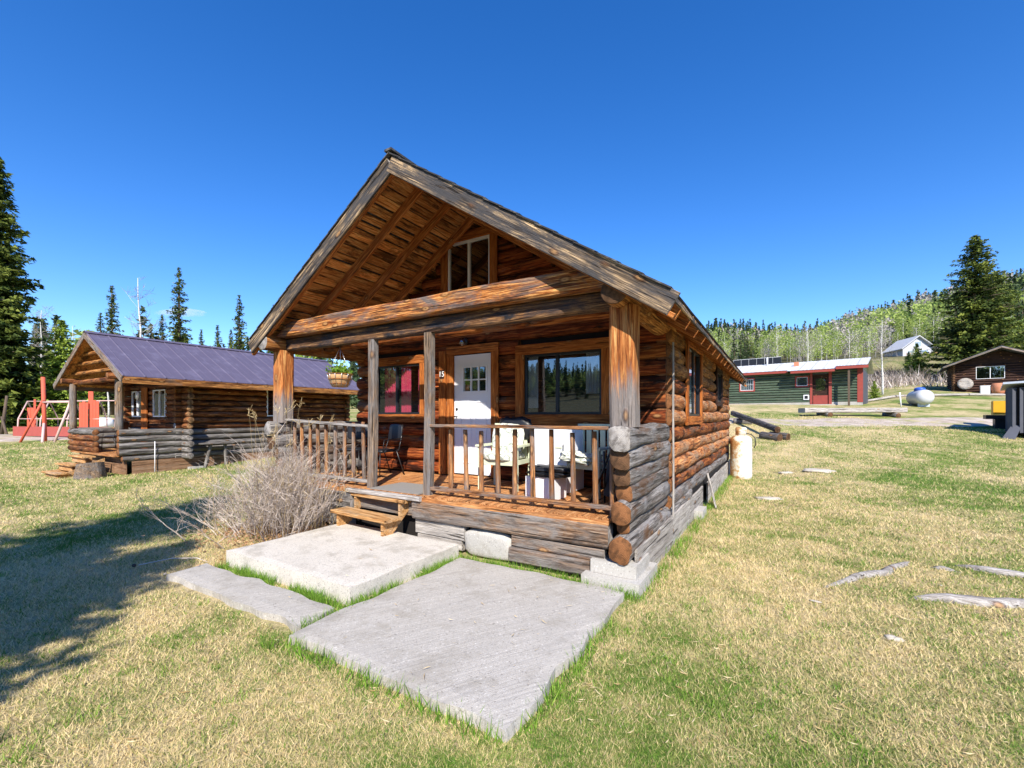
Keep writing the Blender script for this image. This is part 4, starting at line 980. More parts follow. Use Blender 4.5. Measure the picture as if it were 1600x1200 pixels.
def stump(loc, r, h, label):
    V = []; F = []; n = 26; lv = [0, .15, .5, .85, 1]
    for j, t in enumerate(lv):
        for k in range(n):
            a = 6.283 * k / n; q = r * (1.18 - .22 * t) * (1 + .10 * mn.noise((math.cos(a) * 2.5, math.sin(a) * 2.5, t)) + .05 * math.sin(a * 7)); V.append((q * math.cos(a), q * math.sin(a), h * t + (.03 * math.cos(a) if j == 4 else 0)))
    for j in range(4):
        for k in range(n): k2 = (k + 1) % n; F.append((j * n + k, j * n + k2, (j + 1) * n + k2, (j + 1) * n + k))
    F.append(tuple(4 * n + k for k in range(n))); mi = [0] * (len(F) - 1) + [1]
    o = part('tree_stump', mesh_np('stump', V, F, ['post_grey', 'end_grey'], False, mi), None, T(*loc)); props(o, label, 'stump'); return o
stump((-13.75, -.28, -.05), .27, .50, 'weathered grey tree stump at the foot of the second cabin steps')
metal_chair('patio_chair', (-16.15, .95, .602), math.radians(-60), 'black chair with thin pale legs on the second cabin porch')
o = slab('paving_slab', -15.2, -14.0, -1.1, -.72, -.06, .03, 'pad'); o['label'] = 'pale slab in the grass below the second cabin steps'
bk = part('concrete_block', box_me([(0, 0, 0, .12, .36, .14)], ['pad']), None, T(-13.42, 1.75, .03)); props(bk, 'white block beside the skirting of the second cabin', 'block')
wb = thing('wall_bench', (-13.25, 2.4, .1), 'small grey plank bench against the side of the second cabin', 'bench')
board('seat', (-13.28, 2.0, .83), (-13.28, 2.9, .83), .32, .04, 'log2g', wb); log('leg', (-13.3, 2.15, .08), (-13.28, 2.3, .80), .05, mat='log2g', parent=wb, sides=8); log('leg', (-13.3, 2.75, .08), (-13.28, 2.7, .80), .05, mat='log2g', parent=wb, sides=8)
# antenna wire stake
props(part('stake', tubes_me([([(-13.47, .98, -.05), (-13.47, .98, .95)], .010)], 'white', 6)), 'thin white stake before the half wall of the second cabin', 'stake')

# ---------------------------------------------------------------- red garden frame beyond it
gx0_, gy0_ = yd(-26.3, 24); rg_ = thing('garden_frame', (gx0_, gy0_, gz(gx0_, gy0_)), 'red boarded garden enclosure with a pale pipe frame left of the second cabin', 'greenhouse frame')
def gy3(r, d, z): x, y = yd(r, d); return (x, y, z)
zg = .45
def gpanel(r0, d0, r1, d1, z0, z1, nb_, mat='red', peak=0.0):
    for i in range(nb_):
        t0, t1 = i / nb_, (i + 1) / nb_; a = Vector(gy3(r0 + (r1 - r0) * (t0 + t1) / 2, d0 + (d1 - d0) * (t0 + t1) / 2, z0)); tm = (t0 + t1) / 2
        h = z1 + peak * (1 - abs(2 * tm - 1)); wdt = math.hypot(r1 - r0, d1 - d0) / nb_
        dn = Vector(gy3(r0, d0, 0)) - Vector(gy3(r1, d1, 0)); nn = Vector((dn.y, -dn.x, 0)).normalized()
        board('board', a, (a.x, a.y, h), wdt - .012, .03, mat, rg_, up=tuple(nn), seed=i % 3)
gpanel(-26.35, 24.0, -25.95, 24.0, zg, 2.1, 2); gpanel(-25.93, 23.95, -25.35, 23.5, zg, 2.55, 2)
gpanel(-22.05, 22.5, -21.48, 22.4, .5, 2.3, 3, peak=.1); gpanel(-21.38, 22.38, -20.85, 22.3, .5, 2.35, 3, peak=.1); gpanel(-21.58, 22.5, -21.28, 22.45, .5, 3.0, 1)
gpanel(-21.47, 22.36, -21.39, 22.35, .9, 2.0, 1, 'darkbrown_log')
gpanel(-19.9, 22.2, -19.3, 22.1, .5, 1.4, 3)
board('base_rail', gy3(-26.2, 23.2, .85), gy3(-20.3, 22.2, .85), .5, .04, 'red_dull', rg_, up=(.5, -.86, 0))
fr = []
for r, d in ((-26.1, 23.3), (-24.6, 23.0), (-23.0, 22.8), (-21.3, 22.4), (-19.9, 22.1)):
    fr.append(([gy3(r, d, .5), gy3(r + .05, d, 1.5), gy3(r - .45, d + .9, 2.45), gy3(r - .9, d + 1.8, 1.5), gy3(r - .9, d + 1.8, .5)], .035))
fr += [([gy3(-26.55, 24.2, 2.45), gy3(-20.35, 23.0, 2.45)], .03), ([gy3(-26.05, 23.3, 1.5), gy3(-19.85, 22.1, 1.5)], .025), ([gy3(-27.0, 25.1, 1.5), gy3(-20.8, 23.9, 1.5)], .025)]
part('pipe_frame', tubes_me(fr, 'pink_tube', 6), rg_)
sw = thing('swing_frame', (*yd(-21.8, 20.4), .35), 'tall red pole frame with splayed pale legs before the garden enclosure', 'frame')
part('pole', tubes_me([([gy3(-22.1, 20.9, .35), gy3(-22.3, 21.0, 3.5)], .08)], 'red', 8), sw)
part('leg', tubes_me([([gy3(-22.15, 20.9, 1.3), gy3(-21.5, 20.2, .25)], .055)], 'pink_tube', 6), sw)
part('leg', tubes_me([([gy3(-20.6, 20.6, 2.3), gy3(-21.1, 20.3, .25)], .05)], 'pink_tube', 6), sw); part('leg', tubes_me([([gy3(-22.2, 20.9, 2.4), gy3(-23.0, 20.6, .3)], .05)], 'red', 6), sw)
part('crossbar', tubes_me([([gy3(-22.2, 20.9, 2.3), gy3(-20.6, 20.6, 2.3)], .04)], 'pink_tube', 6), sw)
pt = part('trailer', blob_me(1.0, .5, .35, 'whiteframe', 3, .1, 1, 16, 10, .5), None, T(*yd(-27.0, 29), 1.2)); props(pt, 'white covered object on the grass beyond the garden frame', 'cover')
gp = thing('gate_posts', (*yd(-28.8, 25), .5), 'leaning brown pole with a crooked rail at the left edge by the big spruce', 'pole')
part('pole', tubes_me([([gy3(-28.9, 25, .5), gy3(-28.6, 25, 2.8)], [.09, .06])], 'bark', 7), gp); part('rail', tubes_me([([gy3(-28.0, 24.5, .5), gy3(-28.9, 25, 1.6)], [.07, .05])], 'bark', 7), gp)
stump((*yd(-24.6, 25.5), .5), .25, .5, 'small dark stump on the gravel left of the garden enclosure')

# ---------------------------------------------------------------- green house
Lh, Rh = Vector((*yd(17.86, 37), 0)), Vector((*yd(24.6, 31), 0)); U = (Rh - Lh).normalized(); WL = (Rh - Lh).length; Nn = Vector((U.y, -U.x, 0))
gh = thing('green_house', (Lh.x, Lh.y, 2.5), 'long green boarded house with red trim and a galvanised metal roof', 'house')
GM = Matrix((U, -Nn, Vector((0, 0, 1)))).transposed().to_4x4(); GM.translation = (Lh.x, Lh.y, 2.62)   # local x along the wall, y into the house
M['green_wood'] = wood('green_siding', (.045, .07, .045), (.085, .125, .085), (.13, .175, .12), stain=(.10, .11, .085), stain_amt=.5, var=.14, knots=False)
X0 = -3.0; zt_ = 2.42
ops = [(1.15, 2.2, 1.05, 2.05), (5.05, 5.85, 1.25, 2.0), (6.1, 7.1, -.2, 2.1)]
nrow = 12
for i in range(nrow):
    z = .13 + i * .196; segs = [(X0, WL)]
    for o0, o1, a, b in ops:
        if z + .06 > a and z - .06 < b:
            segs = [q for s0, s1_ in segs for q in (((s0, o0), (o1, s1_)) if s0 < o0 and s1_ > o1 else ((s0, s1_),))]
    for s0, s1_ in segs:
        p0, p1 = GM @ Vector((s0, -.02, z)), GM @ Vector((s1_, -.02, z)); board('siding_board', p0, p1, .165, .09, 'green_wood', gh, up=tuple(Nn), seed=i % 4, cham=.045)
part('wall', box_me([(X0, .02, -.6, WL, .10, 2.42), (WL - .1, .1, -.6, WL, 6, 2.42), (X0, .1, -.6, X0 + .1, 6, 2.42), (X0, 6, -.6, WL, 6.1, 2.42)], ['greypaint']), gh, GM)  # dark backing paints the shade lines between the siding boards
part('foundation', box_me([(X0, -.06, -.8, 6.05, .0, .05), (7.15, -.06, -.8, WL + .02, .0, .05)], ['pad']), gh, GM)
def gbox(nm, b, mat, **k): return part(nm, box_me([b], [mat]), gh, GM, **k)
gbox('corner_trim', (WL - .28, -.075, .0, WL + .04, -.045, 2.4), 'trim_red'); gbox('door_post', (5.95, -.09, -.2, 6.1, -.045, 2.3), 'trim_red'); gbox('door_post', (7.1, -.09, -.2, 7.28, -.045, 2.3), 'trim_red')
gd = gbox('door', (6.1, .0, -.2, 7.1, .05, 2.1), 'darkbrown_log'); part('door_window', box_me([(6.3, -.012, .9, 6.9, -.002, 1.8)], ['glass']), gd, GM); part('kick_panel', box_me([(6.14, -.014, -.1, 7.06, -.002, .55)], ['trim_red']), gd, GM)
gbox('doorstep', (5.9, -.7, -.5, 7.5, -.1, -.12), 'rock')
wA, wmA = window(gh, GM @ Vector((1.2, -.06, 1.10)), U, .95, .9, sash='whiteframe', tw=.1, trim='trim_red', nsash=1, bars=(1, 2), curtain=[(.05, .9, 'whiteframe', .05)]); 
window(gh, GM @ Vector((5.1, -.06, 1.30)), U, .7, .65, sash='greybox', tw=.1, trim='trim_red', nsash=1)
gbox('meter_box', (5.55, -.12, .25, 5.9, -.05, .62), 'whiteframe'); gbox('meter_plate', (5.62, -.135, .32, 5.83, -.122, .55), 'black')
gbox('porch_post', (WL - .75, -.95, -.5, WL - .63, -.83, 2.3), 'bark')
# low metal roof in sheets
rp = 4.0
def groof(x0, x1, ye, ze, n, name='roof_sheet'):
    for i in range(n):
        a, b = x0 + (x1 - x0) * i / n, x0 + (x1 - x0) * (i + 1) / n; V = []; k = 7
        for j in range(k + 1):
            x = a + (b - a) * j / k; h = .012 * (j % 2) + random.uniform(-.004, .004)
            V += [(x, ye, ze + h), (x, 3.0, 3.42 + h), (x, 6.7, 2.45 + h)]
        F = [];
        for j in range(k): q = 3 * j; F += [(q, q + 3, q + 4, q + 1), (q + 1, q + 4, q + 5, q + 2)]
        part(name, mesh_np('sheet', V, F, ['metal_roof']), gh, GM)
groof(X0 - .2, 4.6, -.45, 2.50, 8); groof(4.6, 7.6, -.95, 2.40, 4); groof(7.6, WL + .35, -1.0, 2.55, 3)
gbox('fascia', (X0 - .2, -.49, 2.30, 4.6, -.455, 2.47), 'trim_red'); gbox('fascia', (4.85, -1.0, 2.20, 7.55, -.96, 2.37), 'trim_red'); gbox('fascia', (7.6, -1.06, 2.33, WL + .38, -1.02, 2.52), 'trim_red')
part('gable_end', mesh_np('ge', [(WL + .001, .1, 2.42), (WL + .001, 6.0, 2.42), (WL + .001, 3.0, 3.38), (WL - .08, .1, 2.42), (WL - .08, 6.0, 2.42), (WL - .08, 3.0, 3.38)], [(0, 1, 2), (5, 4, 3), (0, 2, 5, 3), (1, 4, 5, 2)], ['green_wood']), gh, GM)
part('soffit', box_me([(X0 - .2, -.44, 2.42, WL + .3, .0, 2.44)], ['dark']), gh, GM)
gbox('chimney', (4.75, 1.0, 2.75, 5.05, 1.3, 3.25), 'terracotta'); part('vent_pipe', tubes_me([([(2.6, 2.5, 3.2), (2.6, 2.5, 3.95)], .07)], 'metal_roof', 8), gh, GM)
part('antenna', tubes_me([([(-2.2, 1.5, 2.9), (-1.6, 1.5, 3.6)], .03)], 'whiteframe', 6), gh, GM)
sp_ = thing('solar_panels', (GM @ Vector((1.5, 4.5, 3.2))), 'row of dark solar panels standing above the far side of the metal roof', 'solar panels')
for i in range(6): part('panel', box_me([(-.3 + i * .62, 3.6, 3.3, .29 + i * .62, 3.64, 4.05)], ['black']), sp_, GM); part('panel_frame', box_me([(-.31 + i * .62, 3.59, 3.28, .30 + i * .62, 3.65, 3.3), (-.31 + i * .62, 3.59, 4.05, .30 + i * .62, 3.65, 4.07), (-.31 + i * .62, 3.591, 3.3, -.3 + i * .62, 3.649, 4.05)], ['whiteframe']), sp_, GM)

# long plank bench, log bench, tank, stake
def gpt(r, d, dz=0): x, y = yd(r, d); return Vector((x, y, gz(x, y) + dz))
pb = thing('plank_bench', gpt(19, 24.2), 'long bleached plank bench lying across blocks before the green house', 'bench')
za = gz(*yd(16.0, 24.4)) + .32
board('seat', (*yd(16.0, 24.4), za), (*yd(21.6, 24.4), za + .02), .6, .26, 'rail_grey', pb, wob=.02)
for r in (17.3, 21.0): log('leg', gpt(r, 24.0, .10), gpt(r, 24.9, .10), .15, mat='log2g', end='end_dark', parent=pb, sides=10)
lb = thing('log_bench', gpt(10.6, 19), 'dark squared log resting on two round logs beyond the back corner of the cabin', 'log bench')
a = gpt(11.2, 22.4, .42); b = gpt(10.35, 17.2, .40)
hm_ = log('seat_log', a, b, .14, .13, mat='log_dark', end='end_dark', parent=lb, sides=8, flat=.2)
log('support_log', gpt(9.95, 17.6, .12), gpt(10.25, 16.9, .12), .16, mat='log_dark', end='end_dark', parent=lb, sides=12); log('support_log', gpt(10.35, 17.7, .12), gpt(10.7, 17.1, .12), .15, mat='log_dark', end='end_dark', parent=lb, sides=12); log('support_log', gpt(10.8, 21.5, .12), gpt(11.5, 21.2, .12), .15, mat='log2g', parent=lb, sides=12)
tx, ty = yd(27.7, 30); tz = gz(tx, ty); tk = thing('propane_tank', (tx, ty, tz), 'white horizontal propane tank with a blue dome on the far lawn', 'tank', rz=YAW + math.radians(90 - 41 + 14)); m = W[tk]
V = []; prof = [(-1.25, 0), (-1.23, .18), (-1.15, .34), (-1.0, .46), (-.85, .5), (.85, .5), (1.0, .46), (1.15, .34), (1.23, .18), (1.25, 0)]
part('shell', lathe_me([(max(r, .002), z) for z, r in prof], ['tank_white'], 28), tk, m @ T(0, 0, .58) @ Matrix.Rotation(math.radians(90), 4, 'Y'))
part('dome', lathe_me([(.30, 0), (.30, .16), (.26, .22), (.14, .26), (.01, .27)], ['blue'], 20), tk, m @ T(0, 0, 1.02))
for x in (-.7, .7): part('saddle', box_me([(x - .06, -.3, -.05, x + .06, .3, .16)], ['greybox']), tk, m)
props(part('white_stake', tubes_me([([gpt(26.0, 29.5, -.05), gpt(25.9, 29.5, .95)], .04)], 'white', 6)), 'short white stake left of the propane tank', 'stake')
er = thing('edging_rail', gpt(30, 38), 'long bleached rail lying on the grass behind the propane tank', 'rail')
for i in range(4): log('rail', gpt(29.5 + 3.1 * i, 37.5, .14), gpt(32.5 + 3.1 * i, 37.5, .14), .10, mat='rail_grey', end='end_grey', parent=er, sides=8)

# ---------------------------------------------------------------- dark log cabin at the right edge
Fv = Vector((-RY, RX, 0)); Rv = Vector((RX, RY, 0)); DO = Vector((*yd(43, 43), 3.75)); DM = Matrix((Rv, Fv, Vector((0, 0, 1)))).transposed().to_4x4(); DM.translation = DO; DM = DM @ RZ(math.radians(-41))
dc = thing('dark_cabin', DO, 'low dark brown log cabin under the big spruce at the right edge', 'cabin'); W_ = 6.0
for i in range(11):
    z = .3 + i * .235
    for a, b in ([(-.15, W_ + .15)] if not (1.25 < z < 2.6) else [(-.15, 1.5), (3.35, W_ + .15)]):
        p0, p1 = DM @ Vector((a, 0, z)), DM @ Vector((b, 0, z)); log('log', p0, p1, .115, mat='darkbrown_log', end='end_dark', parent=dc, sides=8, seg=8)
    p0, p1 = DM @ Vector((0, -.15, z + .1)), DM @ Vector((0, 6, z + .1)); log('log', p0, p1, .115, mat='darkbrown_log', end='end_dark', parent=dc, sides=8, seg=6)
part('wall_lining', box_me([(0, .02, -1, W_, .08, 1.3), (0, .02, 2.6, W_, .08, 2.75), (0, .021, 1.3, 1.5, .079, 2.6), (3.35, .021, 1.3, W_, .079, 2.6), (-.03, .1, -1, .03, 6, 2.75), (W_ - .03, .1, -1, W_ + .03, 6, 2.75), (0, 5.97, -1, W_, 6.03, 2.75)], ['core']), dc, DM)
zr_ = 4.30; sl_ = .43
part('gable', mesh_np('g', [(-.1, .0, 2.75), (W_ + .1, .0, 2.75), (W_ / 2, .0, 4.0), (-.1, .08, 2.75), (W_ + .1, .08, 2.75), (W_ / 2, .08, 4.0)], [(0, 1, 2), (5, 4, 3), (0, 2, 5, 3), (2, 1, 4, 5)], ['darkbrown_log']), dc, DM)
for s_ in (-1, 1):
    xe = W_ / 2 + s_ * 3.8; ze = zr_ - sl_ * 3.8; x0 = W_ / 2
    part('roof_slope', mesh_np('r', [(x0, -1.3, zr_), (xe, -1.3, ze), (xe, 7, ze), (x0, 7, zr_), (x0, -1.3, zr_ - .12), (xe, -1.3, ze - .12), (xe, 7, ze - .12), (x0, 7, zr_ - .12)], [(0, 1, 2, 3) if s_ > 0 else (3, 2, 1, 0), (4, 5, 6, 7), (0, 4, 5, 1), (1, 5, 6, 2), (3, 2, 6, 7)], ['greypaint']), dc, DM)
    board('barge_board', DM @ Vector((x0, -1.32, zr_ - .12)), DM @ Vector((xe, -1.32, ze - .12)), .14, .04, 'sill', dc, up=tuple(-Fv))
window(dc, DM @ Vector((1.5, -.10, 1.40)), DM.to_3x3() @ Vector((1, 0, 0)), 1.85, 1.15, sash='whiteframe', tw=0)
for nm, b, mat, lab in (('white_crate', (1.7, -1.2, -.05, 2.3, -.6, .65), 'whiteframe', 'white crate standing below the window of the dark cabin'), ('blue_chest', (3.4, -1.5, -.1, 5.2, -.6, .85), 'greybox', 'pale blue chest right of the terracotta barrel')):
    o = part(nm, box_me([b, (b[0] - .03, b[1] - .03, b[5], b[3] + .03, b[4] + .03, b[5] + .06)], [mat]), None, DM); props(o, lab, nm.split('_')[1])
o = part('terracotta_barrel', lathe_me([(.42, 0), (.47, .3), (.48, .6), (.44, .98), (.38, 1.0)], ['terracotta'], 20), None, DM @ T(2.85, -1.0, -.1)); props(o, 'terracotta barrel between the white crate and the blue chest', 'barrel')
o = part('satellite_dish', lathe_me([(.02, 0), (.3, .05), (.55, .16), (.56, .17), (.3, .07), (.02, .02)], ['skirt'], 24), dc, DM @ T(.75, -.35, .95) @ Matrix.Rotation(math.radians(80), 4, 'X'))

# ---------------------------------------------------------------- grey shed at the right edge
SO = Vector((*yd(20.3, 18.0), gz(*yd(20.3, 18)) - .05)); SM = Matrix((Rv, Fv, Vector((0, 0, 1)))).transposed().to_4x4(); SM.translation = SO; SM = SM @ RZ(math.radians(-46))
sh = thing('grey_shed', SO, 'small dark grey board shed with splayed feet cut by the right edge', 'shed'); W[sh] = Matrix.Translation(SO)
for i in range(9):
    a, b = SM @ Vector((.12 + i * .2, 0, .25)), SM @ Vector((.12 + i * .2, 0, 2.08)); board('board', a, b, .192, .03, 'greypaint', sh, up=tuple(-Fv), seed=i)
    a, b = SM @ Vector((.02, .12 + i * .2, .25)), SM @ Vector((.02, .12 + i * .2, 2.08)); board('board', a, b, .192, .03, 'greypaint', sh, up=tuple(-Rv), seed=i)
part('roof', mesh_np('r', [(-.2, -.25, 2.30), (2.1, -.25, 2.42), (2.1, 2.1, 2.30), (-.2, 2.1, 2.12), (-.2, -.25, 2.22), (2.1, -.25, 2.34), (2.1, 2.1, 2.22), (-.2, 2.1, 2.04)], [(0, 1, 2, 3), (7, 6, 5, 4), (0, 4, 5, 1), (1, 5, 6, 2), (2, 6, 7, 3), (3, 7, 4, 0)], ['greybox']), sh, SM)
part('lining', box_me([(.06, .04, .2, 1.85, 1.85, 2.07)], ['dark']), sh, SM)
for x in (.0, .75, 1.5):
    part('foot', mesh_np('f', [(x - .25, -.5, 0), (x + .12, -.5, 0), (x + .32, .0, .55), (x + .04, .0, .55), (x - .2, .3, 0), (x + .15, .3, 0)], [(0, 1, 2, 3), (0, 3, 4), (1, 5, 2), (4, 3, 2, 5), (0, 4, 5, 1)], ['greypaint']), sh, SM)
YM = T(*yd(22.55, 20.4), gz(*yd(22.55, 20.4))) @ RZ(YAW - .7)
yb = thing('yellow_machine', YM @ Vector((0, 0, 0)), 'yellow metal box on a dark low base behind the grey shed', 'machine')
part('housing', box_me([(-.25, -.3, .62, .35, .3, 1.25)], ['yellow']), yb, YM); part('base', box_me([(-.5, -.4, .42, .5, .4, .61), (-.2, -.3, -.05, .4, .3, .419)], ['black']), yb, YM)

# ---------------------------------------------------------------- pale house on the hill
hx, hy = yd(88.5, 100); hz0 = gz(hx, hy); HM = T(hx, hy, hz0 - .3) @ RZ(YAW + math.radians(-12)) @ Matrix.Diagonal((.76, .76, .76, 1))
hh = thing('hill_house', (hx, hy, hz0), 'pale gabled house with a wooden deck high on the wooded slope', 'house'); M['siding_pale'] = paint('pale_siding', (.46, .47, .52), .7, var=.1); w8 = 7.6; e = 3.0; pk = 6.2
part('wall', mesh_np('w', [(0, 0, -2), (w8, 0, -2), (w8, 0, e), (w8 / 2, 0, pk), (0, 0, e), (0, 9, -2), (w8, 9, -2), (w8, 9, e), (w8 / 2, 9, pk), (0, 9, e)], [(0, 1, 2, 3, 4), (9, 8, 7, 6, 5), (0, 4, 9, 5), (1, 6, 7, 2)], ['siding_pale']), hh, HM)
for s_ in (-1, 1):
    xe = w8 / 2 + s_ * (w8 / 2 + .7); ze = pk - .85 * (w8 / 2 + .7) * .99
    part('roof_slope', mesh_np('r', [(w8 / 2, -.9, pk + .2), (xe, -.9, ze + .2), (xe, 9.6, ze + .2), (w8 / 2, 9.6, pk + .2), (w8 / 2, -.9, pk), (xe, -.9, ze), (xe, 9.6, ze), (w8 / 2, 9.6, pk)], [(0, 1, 2, 3), (4, 5, 6, 7), (0, 4, 5, 1), (1, 5, 6, 2), (2, 6, 7, 3)], ['metal_roof']), hh, HM)
for (x, z, ww, h_) in ((1.2, .6, 1.6, 1.5), (4.4, .6, 2.0, 1.5), (2.9, 3.2, 1.7, 1.5)):
    o = part('window', box_me([(x - .12, -.08, z - .12, x + ww + .12, -.02, z + h_ + .12)], ['whiteframe']), hh, HM); part('pane', box_me([(x, -.10, z, x + ww, -.085, z + h_)], ['glass']), o, HM)
part('deck', box_me([(-.5, -2.4, -.1, w8 + 1.6, -.02, .1), (-.5, -2.4, .95, w8 + 1.6, -2.3, 1.05)] + [(-.5 + i * .55, -2.38, .1, -.44 + i * .55, -2.32, .95) for i in range(18)], ['step']), hh, HM)
part('deck_post', box_me([(x, -2.35, -3.5, x + .15, -2.2, -.1) for x in (-.4, 3, 6, 8.8)], ['rafter']), hh, HM)

# ---------------------------------------------------------------- trees
def conifer(H, R, nwh, per, tris, seed, size, droop=.35, gap=.12, top_bias=.75, low=.05, sparse=0.0):
    """returns (crown triangles, per-tri tone with lit tips painted in, trunk paths)"""
    r = np.random.default_rng(seed); P = []; D = []; Sz = []; tip_tone = []; trunk = []
    for i in range(nwh):
        t = low + (1 - low) * ((i + r.uniform(-.3, .3)) / nwh); t = min(max(t, low), .995)
        L0 = R * (1 - t) ** top_bias * (1 - .25 * max(0, .18 - t) / .18)
        for b in range(per):
            if r.random() < sparse: continue
            az = r.uniform(0, 6.283); L = L0 * r.uniform(.55, 1.18) + .02 * R
            if r.random() < gap: L *= .5
            dz = -droop * L * r.uniform(.4, 1.1) * (1 - .6 * t); up = L * .22 * r.uniform(.5, 1.3)
            k = max(3, int(tris * (L / R + .15)))
            s_ = r.uniform(.05, 1, k) ** .75
            side = r.normal(size=k) * (.16 * L * (1.05 - s_) + .02 * R) + r.choice([-1, 1], k) * (.07 * L) * (1 - s_)
            x = np.cos(az) * s_ * L - np.sin(az) * side; y = np.sin(az) * s_ * L + np.cos(az) * side
            z = t * H + dz * s_ + up * s_ ** 2 - np.abs(r.normal(size=k)) * size * .5
            P.append(np.stack([x, y, z], 1)); br = r.random()
            dr = np.stack([np.cos(az + r.normal(size=k) * .7), np.sin(az + r.normal(size=k) * .7), r.normal(size=k) * .35 - .25], 1); D.append(dr)
            Sz.append(size * (.55 + .75 * (1 - s_ * .4)) * r.uniform(.6, 1.3, k) * (1 - .45 * t)); tip_tone.append(np.clip(br * .6 + s_ * .35 + r.normal(size=k) * .12, 0, 1))  # tone rises along the branch, painting the tips as lit
            if L > R * .3 and i % 2 == 0: trunk.append(([(0, 0, t * H), (np.cos(az) * L * .5, np.sin(az) * L * .5, t * H + dz * .5 + up * .25), (np.cos(az) * L * .9, np.sin(az) * L * .9, t * H + dz * .9 + up * .8)], [.02 * L + .004 * H * (1 - t), .012 * L, .003 * L]))
    P = np.concatenate(P); D = np.concatenate(D); Sz = np.concatenate(Sz)[:, None]; tip_tone = np.concatenate(tip_tone)
    D /= np.linalg.norm(D, axis=1)[:, None]; n = len(P); B = np.random.default_rng(seed + 1).normal(size=(n, 3)); B[:, 2] *= .45; B -= (B * D).sum(1)[:, None] * D; B /= np.linalg.norm(B, axis=1)[:, None]
    v = np.stack([P + D * Sz, P - D * Sz * .35 + B * Sz * .42, P - D * Sz * .35 - B * Sz * .42], 1).reshape(-1, 3)
    return v, tip_tone, trunk
def tree_mesh(H, R, nwh, per, tris, seed, size, mat='spruce', twigs=True, **k):
    v, rn, tw = conifer(H, R, nwh, per, tris, seed, size, **k)
    crown = fast_tris('crown', v, [mat], rn)
    trunk = tubes_me([([(0, 0, -.4), (0, 0, H * .5), (0, 0, H * .985)], [.016 * H, .009 * H, .002 * H])] + (tw if twigs else []), 'bark', 6 if twigs else 4)
    return crown, trunk
def put_tree(name, meshes, x, y, label, s_=1.0, rz=None, group=None, cat='tree', lean=0, sz=None):
    z = gz(x, y); rz = random.uniform(0, 6.28) if rz is None else rz
    o = link(bpy.data.objects.new(name, None)); m = T(x, y, z - .1) @ Matrix.Rotation(lean, 4, 'Y') @ RZ(rz) @ Matrix.Diagonal((s_, s_, sz or s_, 1)); o.matrix_world = m; W[o] = m; props(o, label, cat, group)
    part('crown', meshes[0], o, m); part('trunk', meshes[1], o, m); return o
big = tree_mesh(17.5, 2.75, 70, 10, 60, 11, .27, low=.02, gap=.2, top_bias=.62)
mid = tree_mesh(13.5, 3.8, 60, 9, 56, 23, .25, low=.02, gap=.22, droop=.28, top_bias=.60)
yng = tree_mesh(7.2, 2.3, 40, 9, 46, 31, .19, 'young', low=.02, droop=.1, top_bias=.8)
slim = [tree_mesh(15, 1.6, 70, 6, 22, 41 + i, .23, 'spruce', low=.10, gap=.25, droop=.6, top_bias=.55, sparse=.15) for i in range(3)]
put_tree('spruce_tree', big, *yd(-32.2, 27.5), 'huge dark spruce filling the left edge of the photo', 1.0)
put_tree('spruce_tree', big, *yd(-35.6, 30.0), 'tall spruce standing close behind the one at the left edge', .82, 2.0)
put_tree('young_spruce', yng, *yd(-30.4, 29.8), 'light green young spruce between the huge spruce and the second cabin', 1.05)
put_tree('young_spruce', yng, *yd(-37.5, 36), 'dark spruce peeking out behind the light green young spruce', .82, 1.0)
put_tree('spruce_tree', big, *yd(-21.9, 33), 'shorter spruce showing through the open porch of the second cabin', .36, 3.0)
for r, d, s_, lab, k in ((-45.3, 50, 1.0, 'slender spruce rising above the front peak of the purple roof', 0), (-47.5, 51, .80, 'thin small spruce just left of the purple roof peak', 1), (-37.7, 50, 1.13, 'tallest slender spruce above the middle of the purple roof', 2),
                        (-39.6, 50, .78, 'thin spruce leaning against the tallest one above the purple roof', 0), (-30.9, 50, .92, 'slim dark spruce just left of the main cabin roof', 1), (-27.5, 51, .86, 'spruce tip touching the left eave of the main cabin', 2)):
    put_tree('spruce_tree', slim[k], *yd(r, d), lab, s_)
for i, (r, d, s_) in enumerate(((-50.5, 55, .70), (-46, 58, .68), (-42.5, 56, .78), (-36.0, 54, .74), (-34.3, 55, .66), (-33.2, 54, .70), (-31.9, 56, .68), (-43.9, 54, .66), (-49.0, 54, .70), (-29.5, 55, .68), (-40.8, 58, .74), (-38.2, 60, .76), (-25.5, 57, .70), (-52.5, 56, .66), (-54, 50, .7), (-57.0, 53, .8), (-59.0, 50, .75))):
    put_tree('spruce_tree', slim[i % 3], *yd(r, d), 'small spruce tip in the row above the purple roof', s_, group='small spruces behind the second cabin')
put_tree('big_spruce', mid, *yd(57.6, 55), 'big dark spruce with two tops behind the dark cabin at the right', 1.38, .5)
put_tree('big_spruce', mid, *yd(62.5, 57), 'paler spruce filling the right edge behind the dark cabin', 1.08, 2.1)
put_tree('big_spruce', slim[0], *yd(60.3, 56), 'thin second spire right beside the top of the big spruce', 1.13, 2.1)
# shade trees standing beside the photographer, their shadow crosses the lawn
def shade(al, n_, H, mesh, s_, lab, H0):
    L = H0 * s_ / math.tan(SUN_EL); tx, ty = al * -math.sin(SUN_AZ) + n_ * math.cos(SUN_AZ), al * math.cos(SUN_AZ) + n_ * math.sin(SUN_AZ)
    x, y = tx + math.sin(SUN_AZ) * L, ty - math.cos(SUN_AZ) * L
    put_tree('spruce_tree', mesh, x, y, lab, s_)
shade(5.1, -6.75, 13, mid, .84, 'spruce behind the photographer that shades the left lawn', 13.5)
shade(1.9, -5.35, 9, mid, .50, 'shorter spruce behind the photographer beside the shading one', 13.5)

